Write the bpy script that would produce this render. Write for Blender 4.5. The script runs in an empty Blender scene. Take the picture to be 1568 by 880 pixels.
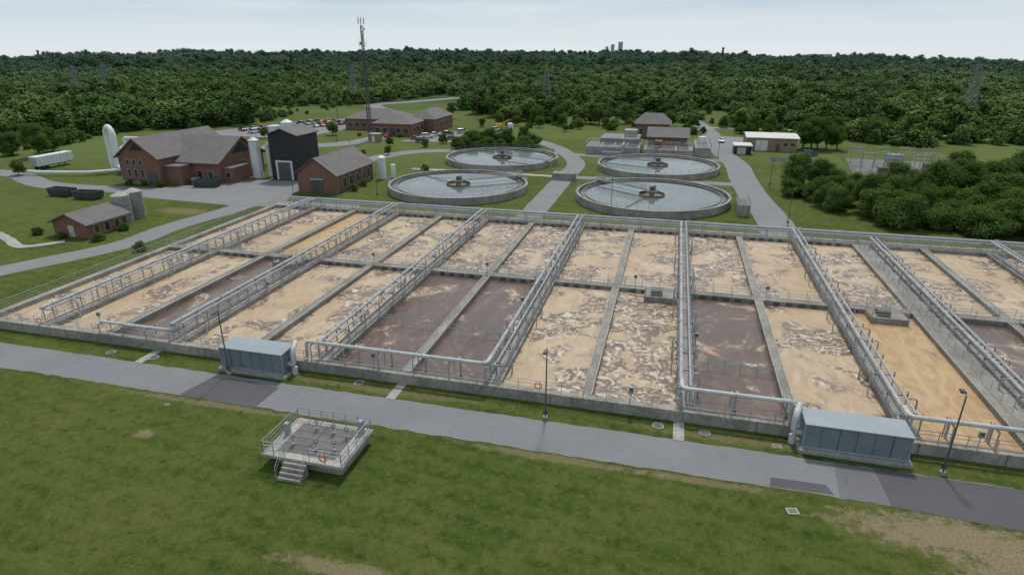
import bpy, bmesh, math, random
import numpy as np
from mathutils import Vector, Matrix
R=random.Random(7)
scene=bpy.context.scene
scene.view_settings.view_transform='Standard'
scene.view_settings.look='None'
scene.view_settings.exposure=0
COL=scene.collection

# ------------------------------------------------------------------ nodes
class NT:
    def __init__(s,name):
        s.mat=bpy.data.materials.new(name); s.mat.use_nodes=True
        s.t=s.mat.node_tree; s.t.nodes.clear()
        s.out=s.n('ShaderNodeOutputMaterial')
    def n(s,ty,**k):
        x=s.t.nodes.new(ty)
        for a,b in k.items(): setattr(x,a,b)
        return x
    def l(s,a,b): s.t.links.new(a,b)
    def setin(s,sock,val):
        if isinstance(val,bpy.types.NodeSocket): s.l(val,sock)
        elif isinstance(val,(tuple,list)) and len(val)==3 and sock.type=='RGBA': sock.default_value=(*val,1)
        else: sock.default_value=val
    def co(s): return s.n('ShaderNodeNewGeometry').outputs['Position']
    def noise(s,vec,scale,detail=3,rough=.55,dist=0):
        x=s.n('ShaderNodeTexNoise'); s.l(vec,x.inputs['Vector'])
        x.inputs['Scale'].default_value=scale;x.inputs['Detail'].default_value=detail
        x.inputs['Roughness'].default_value=rough;x.inputs['Distortion'].default_value=dist
        return x.outputs['Fac']
    def m(s,op,a,b=0.,c=None,clamp=False):
        x=s.n('ShaderNodeMath',operation=op);x.use_clamp=clamp
        s.setin(x.inputs[0],a);s.setin(x.inputs[1],b)
        if c is not None:s.setin(x.inputs[2],c)
        return x.outputs[0]
    def mr(s,v,a,b,c=0.,d=1.):
        x=s.n('ShaderNodeMapRange');x.interpolation_type='SMOOTHSTEP'
        s.setin(x.inputs[0],v)
        for i,k in enumerate((a,b,c,d)): s.setin(x.inputs[i+1],k)
        return x.outputs[0]
    def mix(s,f,a,b,mode='MIX'):
        x=s.n('ShaderNodeMix',data_type='RGBA',blend_type=mode)
        s.setin(x.inputs[0],f);s.setin(x.inputs[6],a);s.setin(x.inputs[7],b)
        return x.outputs[2]
    def bsdf(s,col,rough=.8,metal=0,bump=None,bstr=.3,bdist=.05,spec=.5):
        b=s.n('ShaderNodeBsdfPrincipled')
        s.setin(b.inputs['Base Color'],col);s.setin(b.inputs['Roughness'],rough)
        s.setin(b.inputs['Metallic'],metal);s.setin(b.inputs['Specular IOR Level'],spec)
        if bump is not None:
            u=s.n('ShaderNodeBump');u.inputs['Strength'].default_value=bstr;u.inputs['Distance'].default_value=bdist
            s.l(bump,u.inputs['Height']);s.l(u.outputs[0],b.inputs['Normal'])
        s.l(b.outputs[0],s.out.inputs[0]); return b
def cm(c,k): return tuple(min(1,x*k) for x in c)

def simple(name,col,rough=.8,var=.18,scale=.6,fine=6.,metal=0,streak=False,spec=.4):
    t=NT(name);co=t.co()
    a=t.noise(co,scale,4,.6); b=t.noise(co,fine,3,.6)
    f=t.m('ADD',t.m('MULTIPLY',a,.6),t.m('MULTIPLY',b,.4))
    f=t.mr(f,.35,.65)
    c=t.mix(f,cm(col,1-var),cm(col,1+var))
    if streak:
        mp=t.n('ShaderNodeMapping');mp.inputs['Scale'].default_value=(2.5,2.5,.25);t.l(co,mp.inputs[0])
        s=t.mr(t.noise(mp.outputs[0],1.,4,.6),.5,.72)
        c=t.mix(t.m('MULTIPLY',s,.5),c,cm(col,.45))
    t.bsdf(c,rough,metal,bump=b,bstr=.15,bdist=.02,spec=spec)
    return t.mat

M={}
M['concrete']=simple('concrete',(.30,.285,.25),.9,.3,.35,3,streak=True)
M['walk']=simple('walkway_concrete',(.275,.26,.232),.9,.3,.3,4,streak=True)
M['conc_lt']=simple('light_concrete',(.37,.355,.32),.9,.2,.4,4,streak=True)
M['galv']=simple('galvanised_steel',(.36,.37,.375),.6,.15,1.2,8,metal=.1)
M['pipe']=simple('painted_air_pipe',(.38,.39,.40),.6,.15,.8,5,metal=0,streak=True)
M['pipew']=simple('white_header_pipe',(.52,.53,.52),.5,.1,.8,5,streak=True)
M['steel_dk']=simple('dark_steel',(.09,.095,.10),.6,.2)
M['tower']=simple('tower_steel',(.10,.085,.085),.6,.2)
M['pylon']=simple('pylon_steel',(.22,.25,.25),.7,.1)
M['white']=simple('white_paint',(.72,.73,.72),.5,.08,.5,4,streak=True)
M['cream']=simple('white_roof_membrane',(.62,.62,.58),.6,.08,.2,2)
M['black']=simple('black_panel',(.028,.027,.030),.6,.2,.4,3)
M['glass']=simple('window_glass',(.03,.04,.05),.12,.2,spec=.8)
M['trim']=simple('trim_paint',(.50,.47,.42),.6,.1)
M['rust']=simple('rusty_baffle',(.20,.12,.07),.8,.3,.8,5)
M['grate']=simple('floor_grating',(.155,.145,.14),.8,.2,.6,8)
M['teal']=simple('teal_rail',(.10,.28,.24),.6,.1)
M['orange']=simple('life_ring_orange',(.65,.12,.05),.5,.05)
M['bark']=simple('bark',(.10,.075,.05),.95,.3,2,12)
M['tyre']=simple('tyre',(.02,.02,.02),.8,.1)
M['tan']=simple('tan_block',(.30,.22,.15),.9,.15)
M['gravel']=simple('gravel',(.17,.17,.15),.95,.3,.4,6)
M['dish']=simple('antenna_white',(.6,.6,.6),.5,.05)

def brick():
    t=NT('brick');co=t.co()
    mp=t.n('ShaderNodeMapping');mp.inputs['Rotation'].default_value=(math.radians(90),0,0);t.l(co,mp.inputs[0])
    b=t.n('ShaderNodeTexBrick');t.l(mp.outputs[0],b.inputs['Vector'])
    b.inputs['Scale'].default_value=2.2
    b.inputs['Color1'].default_value=(.24,.115,.082,1);b.inputs['Color2'].default_value=(.18,.085,.062,1)
    b.inputs['Mortar'].default_value=(.24,.19,.16,1);b.inputs['Mortar Size'].default_value=.012
    n=t.mr(t.noise(co,.35,4,.6),.3,.7)
    c=t.mix(.5,b.outputs[0],t.mix(n,(.19,.088,.064),(.26,.13,.095)))
    t.bsdf(c,.9);return t.mat
M['brick']=brick()
def shingle():
    t=NT('roof_shingle');co=t.co()
    n=t.mr(t.noise(co,.5,4,.6),.3,.7);f=t.noise(co,5,3,.7)
    w=t.n('ShaderNodeTexWave');w.bands_direction='Z';w.inputs['Scale'].default_value=3.;w.inputs['Distortion'].default_value=1.;t.l(co,w.inputs[0])
    c=t.mix(n,(.145,.130,.128),(.195,.178,.175))
    c=t.mix(t.m('MULTIPLY',w.outputs['Fac'],.3),c,(.095,.088,.088))
    c=t.mix(t.m('MULTIPLY',f,.3),c,(.22,.20,.19))
    t.bsdf(c,.9,bump=f,bstr=.3);return t.mat
M['shingle']=shingle()
def ribbed():
    t=NT('ribbed_steel_cladding');co=t.co()
    w=t.n('ShaderNodeTexWave');w.bands_direction='X';w.inputs['Scale'].default_value=1.6;t.l(co,w.inputs[0])
    n=t.mr(t.noise(co,.7,4,.6),.3,.7)
    c=t.mix(n,(.18,.22,.25),(.23,.27,.30))
    c=t.mix(t.m('MULTIPLY',w.outputs['Fac'],.45),c,(.11,.14,.16))
    t.bsdf(c,.55,.1,bump=w.outputs['Fac'],bstr=.6,bdist=.04);return t.mat
M['boxblue']=ribbed()
M['boxtop']=simple('enclosure_roof',(.30,.34,.37),.6,.08,.4,3,metal=.05)

def asphalt(name,col):
    t=NT(name);co=t.co()
    a=t.mr(t.noise(co,.18,4,.6),.3,.7);f=t.noise(co,9,4,.7)
    c=t.mix(a,cm(col,.84),cm(col,1.12))
    c=t.mix(t.mr(f,.3,.8),cm(col,.8),c)
    st=t.mr(t.noise(co,.7,5,.7,1.),.56,.72)
    c=t.mix(t.m('MULTIPLY',st,.3),c,cm(col,.6))
    v=t.n('ShaderNodeTexVoronoi',feature='DISTANCE_TO_EDGE');v.inputs['Scale'].default_value=.22
    nz=t.n('ShaderNodeTexNoise');nz.inputs['Scale'].default_value=.8;nz.inputs['Detail'].default_value=4;t.l(co,nz.inputs[0])
    va=t.n('ShaderNodeVectorMath',operation='MULTIPLY_ADD');t.l(nz.outputs['Color'],va.inputs[0]);va.inputs[1].default_value=(2.5,2.5,0);t.l(co,va.inputs[2])
    t.l(va.outputs[0],v.inputs['Vector'])
    cr=t.mr(v.outputs['Distance'],.0,.012,1,0)
    c=t.mix(t.m('MULTIPLY',cr,.35),c,cm(col,.45))
    t.bsdf(c,.9,bump=f,bstr=.3,bdist=.02);return t.mat
M['asphalt']=asphalt('asphalt',(.235,.24,.25))
M['asphalt_dk']=asphalt('asphalt_patch',(.11,.105,.115))
M['asphalt_far']=asphalt('asphalt_yard',(.25,.25,.255))

def grass():
    t=NT('grass_ground');co=t.co()
    L=t.noise(co,.022,4,.6);Md=t.noise(co,.13,6,.7,.5);S1=t.noise(co,.55,6,.72,.5);F=t.noise(co,1.6,6,.78);FF=t.noise(co,6,5,.85)
    c=t.mix(t.mr(L,.38,.62),(.060,.100,.013),(.090,.125,.020))
    c=t.mix(t.m('MULTIPLY',t.mr(Md,.46,.62),.75),c,(.132,.145,.034))
    c=t.mix(t.m('MULTIPLY',t.mr(Md,.49,.34),.7),c,(.036,.072,.010))
    c=t.mix(t.m('MULTIPLY',t.mr(S1,.50,.64),.6),c,(.165,.165,.055))
    c=t.mix(t.m('MULTIPLY',t.mr(S1,.48,.35),.6),c,(.030,.062,.009))
    c=t.mix(t.m('MULTIPLY',t.mr(F,.48,.66),.6),c,(.175,.170,.060))
    c=t.mix(t.m('MULTIPLY',t.mr(F,.49,.34),.75),c,(.024,.052,.008))
    c=t.mix(t.m('MULTIPLY',t.mr(FF,.44,.64),.55),c,(.026,.052,.008))
    c=t.mix(t.m('MULTIPLY',t.mr(FF,.44,.28),.4),c,(.17,.18,.07))
    mp=t.n('ShaderNodeMapping');mp.inputs['Rotation'].default_value=(0,0,math.radians(8));t.l(co,mp.inputs[0])
    w=t.n('ShaderNodeTexWave');w.bands_direction='Y';w.inputs['Scale'].default_value=.17;w.inputs['Distortion'].default_value=2.0;w.inputs['Detail'].default_value=3;w.inputs['Detail Scale'].default_value=.5;t.l(mp.outputs[0],w.inputs[0])
    c=t.mix(t.m('MULTIPLY',w.outputs['Fac'],.36),c,(.120,.150,.032))
    sep=t.n('ShaderNodeSeparateXYZ');t.l(co,sep.inputs[0])
    X,Y=sep.outputs[0],sep.outputs[1]
    def blob(cx,cy,rx,ry,n,amp=.8):
        dx=t.m('DIVIDE',t.m('SUBTRACT',X,cx),rx);dy=t.m('DIVIDE',t.m('SUBTRACT',Y,cy),ry)
        d=t.m('SQRT',t.m('ADD',t.m('MULTIPLY',dx,dx),t.m('MULTIPLY',dy,dy)))
        d=t.m('ADD',d,t.m('MULTIPLY',t.m('SUBTRACT',n,.5),4.2))
        return t.m('MULTIPLY',t.mr(d,1.5,.6),amp)
    dn=t.noise(co,1.1,7,.78)
    dirt=t.mix(t.mr(FF,.3,.7),(.20,.145,.085),(.38,.31,.20))
    for b in ((20.5,37.8,6.,1.6,.95),(23.5,34.4,3.6,3.2,.9),(31,38,4,3,.9),(-6.5,39.5,6,.4,.5),(-38,39.5,8,.35,.5),(4.5,39.5,5,.35,.5),(-17.8,25.4,3.5,.6,.7),(-40.5,34.2,.8,.5,.7),(-25,45.6,9,.5,.4),(10,45.6,9,.5,.4),(-92,98,5,2,.5)):
        c=t.mix(blob(*b[:4],dn,b[4]),c,dirt)
    d=t.m('SQRT',t.m('ADD',t.m('MULTIPLY',X,X),t.m('MULTIPLY',Y,Y)))
    c=t.mix(t.m('MULTIPLY',t.mr(d,120,220),t.mr(L,.4,.6,.2,.9)),c,(.12,.155,.045))
    c=t.mix(t.mr(d,300,420),c,t.mix(t.mr(L,.4,.6),(.035,.065,.02),(.06,.10,.03)))
    t.bsdf(c,.95,bump=t.m('ADD',F,FF),bstr=.8,bdist=.15,spec=.12);return t.mat
M['grass']=grass()

def foam(name,lo,hi,dark=.0,orange=.0):
    t=NT(name);co=t.co()
    n1=t.noise(co,.19,3,.5,.8);n2=t.noise(co,.85,8,.62,1.9);n3=t.noise(co,5,4,.7,.8);n0=t.noise(co,.09,3,.5)
    mp=t.n('ShaderNodeMapping');mp.inputs['Scale'].default_value=(1.,.45,1.);t.l(co,mp.inputs[0])
    n4=t.noise(mp.outputs[0],.45,5,.6,2.2)
    k=t.mr(n1,lo,hi)
    lace=t.mr(t.m('ADD',n2,t.m('MULTIPLY',t.m('SUBTRACT',n3,.5),.22)),.43,.56)
    fo=t.mix(t.mr(n0,.35,.65),(.47,.345,.215),(.54,.425,.295))
    fo=t.mix(t.m('MULTIPLY',t.mr(n4,.36,.64),.75),fo,(.39,.275,.165))
    fo=t.mix(t.m('MULTIPLY',t.mr(n3,.5,.75),.35),fo,(.60,.52,.40))
    if orange: fo=t.mix(orange,fo,t.mix(t.mr(n4,.35,.65),(.49,.32,.14),(.38,.215,.085)))
    wa=t.mix(t.mr(n4,.3,.7),(.115,.078,.064),(.175,.122,.10))
    haze=t.mix(.5,fo,wa)
    # soft half-mixed halo around every boil, then crisper lace in it
    c=t.mix(t.m('MULTIPLY',k,.38),fo,haze)
    dk=t.m('MULTIPLY',t.m('MULTIPLY',k,lace),.84)
    if dark:
        inv=t.mr(k,1.,0.)
        dk=t.m('MAXIMUM',dk,t.m('MULTIPLY',inv,.97))
        # thin trails of froth on the quiet liquor
        tr=t.m('MULTIPLY',t.mr(n4,.585,.64),t.mr(n2,.42,.58))
        dk=t.m('SUBTRACT',dk,t.m('MULTIPLY',tr,.45),clamp=True)
    white=t.m('MULTIPLY',k,t.mr(n2,.47,.36))
    c=t.mix(t.m('MULTIPLY',white,.75),c,(.70,.64,.56))
    c=t.mix(dk,c,wa)
    ro=t.mr(dk,0.,.85,.6,.18)
    t.bsdf(c,ro,bump=t.m('ADD',n3,n2),bstr=.25,bdist=.05,spec=.5);return t.mat
FO={'f':foam('aeration_foam',.46,.58),'m':foam('aeration_foam_mixed',.36,.48),'d':foam('aeration_mixed_liquor',.56,.68,dark=1.),
    'o':foam('aeration_foam_orange',.64,.72,0,.7)}

def waterm():
    t=NT('clarifier_water');co=t.co()
    n=t.noise(co,1.2,3,.5)
    t.bsdf(t.mix(t.mr(t.noise(co,.2,4,.6),.3,.7),(.13,.15,.14),(.18,.20,.19)),.08,bump=n,bstr=.05,bdist=.02,spec=1.0);return t.mat
M['water']=waterm()
M['pool']=simple('basin_water',(.06,.075,.065),.15,.2,.4,3)

def leafmat(name,c1,c2,c3,far=False):
    t=NT(name)
    g=t.n('ShaderNodeNewGeometry');oi=t.n('ShaderNodeObjectInfo')
    co=g.outputs['Position']
    isl=g.outputs['Random Per Island']
    c=t.mix(t.mr(oi.outputs['Random'],0.,1.),c1,c2)
    c=t.mix(t.m('MULTIPLY',t.mr(t.m('FRACT',t.m('MULTIPLY',oi.outputs['Random'],17.3)),.6,1.),.85),c,c3)
    c=t.mix(t.m('MULTIPLY',t.mr(isl,.1,1.),.5),c,cm(c2,1.3))
    c=t.mix(t.m('MULTIPLY',t.mr(isl,.35,0.),.45),c,cm(c1,.55))
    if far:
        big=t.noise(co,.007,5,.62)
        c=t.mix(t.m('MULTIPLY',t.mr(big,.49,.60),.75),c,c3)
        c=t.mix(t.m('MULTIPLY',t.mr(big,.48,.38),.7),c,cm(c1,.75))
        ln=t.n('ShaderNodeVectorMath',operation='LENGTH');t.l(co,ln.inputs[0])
        c=t.mix(t.mr(ln.outputs['Value'],220,1500,0,.85),c,t.mix(t.mr(big,.42,.6),(.080,.140,.118),(.135,.205,.160)))  # aerial haze painted into the leaf colour, stronger with distance from origin
        t.bsdf(c,.9,spec=.05)
        return t.mat
    d=t.n('ShaderNodeBsdfDiffuse');t.setin(d.inputs[0],c)
    tr=t.n('ShaderNodeBsdfTranslucent');t.setin(tr.inputs[0],t.mix(.5,c,cm(c3,1.3)))
    ms=t.n('ShaderNodeMixShader');ms.inputs[0].default_value=.3
    t.l(d.outputs[0],ms.inputs[1]);t.l(tr.outputs[0],ms.inputs[2]);t.l(ms.outputs[0],t.out.inputs[0])
    return t.mat
M['leaf']=leafmat('tree_foliage',(.066,.118,.028),(.108,.165,.040),(.17,.22,.062))
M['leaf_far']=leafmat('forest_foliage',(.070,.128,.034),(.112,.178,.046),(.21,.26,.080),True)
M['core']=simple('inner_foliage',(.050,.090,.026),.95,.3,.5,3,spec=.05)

# ------------------------------------------------------------------ mesh builder
class MB:
    def __init__(s): s.v=[];s.f=[];s.m=[];s.mats=[]
    def mi(s,m):
        m=M[m] if isinstance(m,str) else m
        if m not in s.mats: s.mats.append(m)
        return s.mats.index(m)
    def add(s,vs,fs,m):
        o=len(s.v);k=s.mi(m);s.v+=[tuple(a) for a in vs]
        for f in fs: s.f.append(tuple(i+o for i in f));s.m.append(k)
    def box(s,x0,y0,z0,x1,y1,z1,m):
        s.add([(x0,y0,z0),(x1,y0,z0),(x1,y1,z0),(x0,y1,z0),(x0,y0,z1),(x1,y0,z1),(x1,y1,z1),(x0,y1,z1)],
              [(3,2,1,0),(4,5,6,7),(0,1,5,4),(1,2,6,5),(2,3,7,6),(3,0,4,7)],m)
    def bbox(s,x0,y0,z0,x1,y1,z1,m,b=.05):
        s.add([(x0,y0,z0),(x1,y0,z0),(x1,y1,z0),(x0,y1,z0),(x0,y0,z1-b),(x1,y0,z1-b),(x1,y1,z1-b),(x0,y1,z1-b),
               (x0+b,y0+b,z1),(x1-b,y0+b,z1),(x1-b,y1-b,z1),(x0+b,y1-b,z1)],
              [(3,2,1,0),(8,9,10,11),(0,1,5,4),(1,2,6,5),(2,3,7,6),(3,0,4,7),(4,5,9,8),(5,6,10,9),(6,7,11,10),(7,4,8,11)],m)
    def tube(s,p,q,r,n=6,m='galv',r2=None):
        p=Vector(p);q=Vector(q);d=q-p
        if d.length<1e-5:return
        r2=r if r2 is None else r2
        z=d.normalized();a=z.orthogonal().normalized();b=z.cross(a)
        vs=[];
        for c,rr in ((p,r),(q,r2)):
            for i in range(n):
                t=2*math.pi*i/n+.4;vs.append(c+(a*math.cos(t)+b*math.sin(t))*rr)
        fs=[(i,(i+1)%n,n+(i+1)%n,n+i) for i in range(n)]+[tuple(range(n-1,-1,-1)),tuple(range(n,2*n))]
        s.add(vs,fs,m)
    def path(s,pts,r,n=8,m='pipe',bend=.5):
        P=[Vector(p) for p in pts];out=[P[0]]
        for i in range(1,len(P)-1):
            a=P[i-1]-P[i];b=P[i+1]-P[i]
            k=min(bend,a.length*.45,b.length*.45)
            A=P[i]+a.normalized()*k;B=P[i]+b.normalized()*k
            for j in range(5):
                t=j/4;out.append(A*(1-t)**2+P[i]*2*t*(1-t)+B*t*t)
        out.append(P[-1])
        vs=[];L=len(out);prev=None
        for i,c in enumerate(out):
            d=(out[min(i+1,L-1)]-out[max(i-1,0)]).normalized()
            if prev is None: a=d.orthogonal().normalized()
            else:
                a=(prev-d*prev.dot(d)).normalized()
            prev=a;b=d.cross(a)
            for j in range(n):
                t=2*math.pi*j/n;vs.append(c+(a*math.cos(t)+b*math.sin(t))*r)
        fs=[]
        for i in range(L-1):
            for j in range(n): fs.append((i*n+j,i*n+(j+1)%n,(i+1)*n+(j+1)%n,(i+1)*n+j))
        fs+= [tuple(range(n-1,-1,-1)),tuple(range((L-1)*n,L*n))]
        s.add(vs,fs,m)
    def cyl(s,x,y,z0,z1,r,n=24,m='concrete',r2=None): s.tube((x,y,z0),(x,y,z1),r,n,m,r2)
    def ring(s,x,y,z0,z1,ra,rb,n,m):
        vs=[]
        for z,r in ((z0,ra),(z0,rb),(z1,rb),(z1,ra)):
            for i in range(n):
                t=2*math.pi*i/n;vs.append((x+r*math.cos(t),y+r*math.sin(t),z))
        fs=[]
        for k in range(4):
            for i in range(n):
                a=k*n+i;b=k*n+(i+1)%n;c=((k+1)%4)*n+(i+1)%n;d=((k+1)%4)*n+i
                fs.append((a,b,c,d))
        s.add(vs,fs,m)
    def disc(s,x,y,z,r,n,m):
        s.add([(x+r*math.cos(2*math.pi*i/n),y+r*math.sin(2*math.pi*i/n),z) for i in range(n)],[tuple(range(n))],m)
    def poly(s,pts,z,m): s.add([(p[0],p[1],z) for p in pts],[tuple(range(len(pts)))],m)
    def rail(s,p,q,h=1.07,sp=2.,r=.023,rails=(.36,.7,1.),m='galv'):
        p=Vector(p);q=Vector(q);L=(q-p).length;n=max(1,round(L/sp))
        up=Vector((0,0,h))
        for k in rails: s.tube(p+up*k,q+up*k,r,4,m)
        for i in range(n+1):
            a=p.lerp(q,i/n);s.tube(a,a+up,r*1.2,4,m)
    def gable(s,x0,y0,x1,y1,ze,zr,axis,wall,roof,oh=.5,th=.22):
        if axis=='y':
            xm=(x0+x1)/2
            s.add([(x0,y0,ze),(x1,y0,ze),(xm,y0,zr),(x0,y1,ze),(x1,y1,ze),(xm,y1,zr)],[(0,1,2),(4,3,5)],wall)
            k=(zr-ze)/(xm-x0);e=ze-oh*k
            for sx,xa in ((-1,x0-oh),(1,x1+oh)):
                s.add([(xa,y0-oh,e+.03),(xm,y0-oh,zr+.03),(xm,y1+oh,zr+.03),(xa,y1+oh,e+.03),
                       (xa,y0-oh,e+th),(xm,y0-oh,zr+th),(xm,y1+oh,zr+th),(xa,y1+oh,e+th)],
                      [(0,1,2,3),(4,5,6,7),(0,1,5,4),(1,2,6,5),(2,3,7,6),(3,0,4,7)],roof)
        else:
            ym=(y0+y1)/2
            s.add([(x0,y0,ze),(x0,y1,ze),(x0,ym,zr),(x1,y0,ze),(x1,y1,ze),(x1,ym,zr)],[(1,0,2),(3,4,5)],wall)
            k=(zr-ze)/(ym-y0);e=ze-oh*k
            for ya in (y0-oh,y1+oh):
                s.add([(x0-oh,ya,e+.03),(x0-oh,ym,zr+.03),(x1+oh,ym,zr+.03),(x1+oh,ya,e+.03),
                       (x0-oh,ya,e+th),(x0-oh,ym,zr+th),(x1+oh,ym,zr+th),(x1+oh,ya,e+th)],
                      [(0,1,2,3),(4,5,6,7),(0,1,5,4),(1,2,6,5),(2,3,7,6),(3,0,4,7)],roof)
    def hip(s,x0,y0,x1,y1,ze,zr,roof,oh=.6,ins=None):
        x0-=oh;y0-=oh;x1+=oh;y1+=oh
        w=x1-x0;d=y1-y0
        if w>=d:
            k=d/2 if ins is None else ins
            a=(x0+k,(y0+y1)/2,zr);b=(x1-k,(y0+y1)/2,zr)
            fs=[(0,1,5,4),(1,2,5),(2,3,4,5),(3,0,4),(3,2,1,0)]
        else:
            k=w/2 if ins is None else ins
            a=((x0+x1)/2,y0+k,zr);b=((x0+x1)/2,y1-k,zr)
            fs=[(0,1,4),(1,2,5,4),(2,3,5),(3,0,4,5),(3,2,1,0)]
        s.add([(x0,y0,ze),(x1,y0,ze),(x1,y1,ze),(x0,y1,ze),a,b],fs,roof)
    def winx(s,x,y,z,w,h,side=-1,glass='glass'):
        s.box(x-w/2-.08,y+min(side*.04,0),z-.08,x+w/2+.08,y+max(side*.04,0),z+h+.08,'trim')
        s.box(x-w/2,y+min(side*.06,side*.01),z,x+w/2,y+max(side*.06,side*.01),z+h,glass)
    def winy(s,x,y,z,w,h,side=1,glass='glass'):
        s.box(x+min(side*.04,0),y-w/2-.08,z-.08,x+max(side*.04,0),y+w/2+.08,z+h+.08,'trim')
        s.box(x+min(side*.06,side*.01),y-w/2,z,x+max(side*.06,side*.01),y+w/2,z+h,glass)
    def mesh(s,name):
        me=bpy.data.meshes.new(name);me.from_pydata(s.v,[],s.f)
        for m in s.mats: me.materials.append(m)
        me.polygons.foreach_set('material_index',s.m);me.update();return me
    def build(s,name,parent=None,smooth=False,fixn=True):
        me=s.mesh(name)
        if fixn:
            bm=bmesh.new();bm.from_mesh(me);bmesh.ops.recalc_face_normals(bm,faces=bm.faces);bm.to_mesh(me);bm.free()
        if smooth:
            me.shade_smooth()
            try: me.set_sharp_from_angle(angle=math.radians(35))
            except Exception: pass
        o=bpy.data.objects.new(name,me);COL.objects.link(o)
        if parent: o.parent=parent
        return o
def empty(name,loc=(0,0,0)):
    o=bpy.data.objects.new(name,None);o.location=loc;o.empty_display_size=1;COL.objects.link(o);return o
def inst(name,me,loc,rot=0,sc=1,parent=None):
    o=bpy.data.objects.new(name,me);o.location=loc;o.rotation_euler=(0,0,rot)
    o.scale=(sc,)*3 if isinstance(sc,(int,float)) else sc
    COL.objects.link(o)
    if parent:o.parent=parent
    return o

# ------------------------------------------------------------------ terrain
AZ0=math.radians(14.4)
def sstep(a,b,x):
    t=np.clip((x-a)/(b-a),0,1);return t*t*(3-2*t)
def height(x,y):
    x=np.asarray(x,float);y=np.asarray(y,float)
    r=np.hypot(x,y);az=np.degrees(np.arctan2(x,y)+AZ0)
    az=np.clip(az,-60,60)
    amp=3.-(az/40)**2*12-az/40*6
    n=2.2*np.sin(az*.33+r*.0023)+1.7*np.sin(az*.71+1.3-r*.004)+1.0*np.sin(az*1.37+2+r*.006)
    h=sstep(450,1450,r)*(amp+n)
    h+=sstep(420,700,r)*(1-sstep(1250,1500,r))*(8.*np.sin(r*.0115+az*.09+.6)*np.sin(az*.13+r*.002)-5.)
    h=h-sstep(2000,2600,r)*(h+.0165*r-30)
    back=sstep(0,-60,y)
    return h*(1-back)
lin=np.linspace(-1,1,161)
ax=np.unique(np.concatenate([np.linspace(-400,400,41),np.sign(lin)*(400+(np.abs(lin))**2.4*9000)]))
gx,gy=np.meshgrid(ax,ax);gz=height(gx,gy)
vs=np.stack([gx.ravel(),gy.ravel(),gz.ravel()],1)
nx=len(ax)
ii=(np.arange(nx-1)[:,None]*nx+np.arange(nx-1)[None,:]).ravel()
fc=np.stack([ii,ii+1,ii+nx+1,ii+nx],1)
me=bpy.data.meshes.new('ground');me.from_pydata(vs.tolist(),[],fc.tolist());me.materials.append(M['grass']);me.shade_smooth()
g=bpy.data.objects.new('ground',me);COL.objects.link(g)

ROADZ=[.010]
def road(name,pts,w,z=None,m='asphalt_far'):
    if z is None: ROADZ[0]+=.004;z=ROADZ[0]
    mb=MB();P=[Vector((p[0],p[1])) for p in pts]
    out=[]
    for i in range(len(P)-1):
        p0=P[max(i-1,0)];p1=P[i];p2=P[i+1];p3=P[min(i+2,len(P)-1)]
        for j in range(8):
            t=j/8
            out.append(.5*((2*p1)+(p2-p0)*t+(2*p0-5*p1+4*p2-p3)*t*t+(3*p1-p0-3*p2+p3)*t**3))
    out.append(P[-1])
    vs=[];fs=[]
    for i,c in enumerate(out):
        d=(out[min(i+1,len(out)-1)]-out[max(i-1,0)]).normalized();nn=Vector((-d.y,d.x))
        j=.12*math.sin(i*1.7)+.08*math.sin(i*3.1)
        for sg in (-1,1):
            q=c+nn*sg*(w/2+j*.4);vs.append((q.x,q.y,z))
    for i in range(len(out)-1): fs.append((2*i,2*i+2,2*i+3,2*i+1))
    mb.add(vs,fs,m);return mb.build(name,fixn=False)

mb=MB()
def ragged(y,amp,x0,x1,step=1.2,sd=0):
    rr=random.Random(sd);out=[];x=x0
    while x<=x1: out.append((x,y+rr.uniform(-amp,amp)));x+=step*rr.uniform(.5,1.4)
    return out
bot=ragged(40.1,.11,-170,17,.7,1)+[(18,40.1),(30,39.3),(50,38.2),(90,36)]
top=ragged(44.4,.08,-170,90,.8,2)
mb.poly(bot+top[::-1],.008,'asphalt');mb.build('access_road',fixn=False)
mb=MB()
mb.poly([(-42.2,40.05),(-34.0,40.0),(-33.9,43.5),(-37,43.9),(-41.4,43.8)],.014,'asphalt_dk')
mb.poly([(9.2,40.2),(13.6,40.35),(13.2,41.4),(9.4,41.3)],.014,'asphalt_dk')
mb.poly([(17.2,40.05),(30,39.3),(50,38.3),(50,44.3),(17.1,44.35)],.014,'asphalt_dk')
mb.poly([(13.9,40.2),(17.15,40.15),(17.05,44.3),(14.4,44.3)],.014,asphalt('asphalt_overlay',(.17,.17,.18)))
mb.build('road_patch',fixn=False)

road('service_road',[(-100,40),(-93,60),(-85.5,76),(-85.5,88),(-83.5,101),(-84,112),(-90,122)],5.2)
road('back_road',[(-200,118),(-165,120),(-141,111),(-120,111),(-98,112),(-84,108),(-60,108.5)],5.5)
mb=MB();mb.poly([(-112,106),(-84,104),(-77,110),(-80,118.5),(-80,128),(-86,129),(-98,128),(-104,121),(-112,115.5)],.030,'asphalt_far');mb.build('yard_pavement',fixn=False)
ROADZ[0]=.034
road('yard_drive',[(-84,125),(-83,140),(-84,158),(-80,172),(-72,180),(-50,186),(-33,184)],6)
road('plant_road',[(-25,110),(-25,130),(-25,150),(-25,168),(-30,184),(-38,200),(-50,212),(-75,214)],5)
road('plant_road',[(19,106),(19.5,118),(18,140),(17.5,160),(17.5,178),(15,200),(14.5,230),(12,260),(6,300),(2,350)],6.5)
road('plant_road',[(-25,150),(-10,150.5),(6,151),(18,151)],4)
road('concrete_path',[(-66,151),(-45,151),(-25,150)],2.2,m='conc_lt')
road('plant_road',[(17,184),(-5,184),(-30,184)],5)
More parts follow.
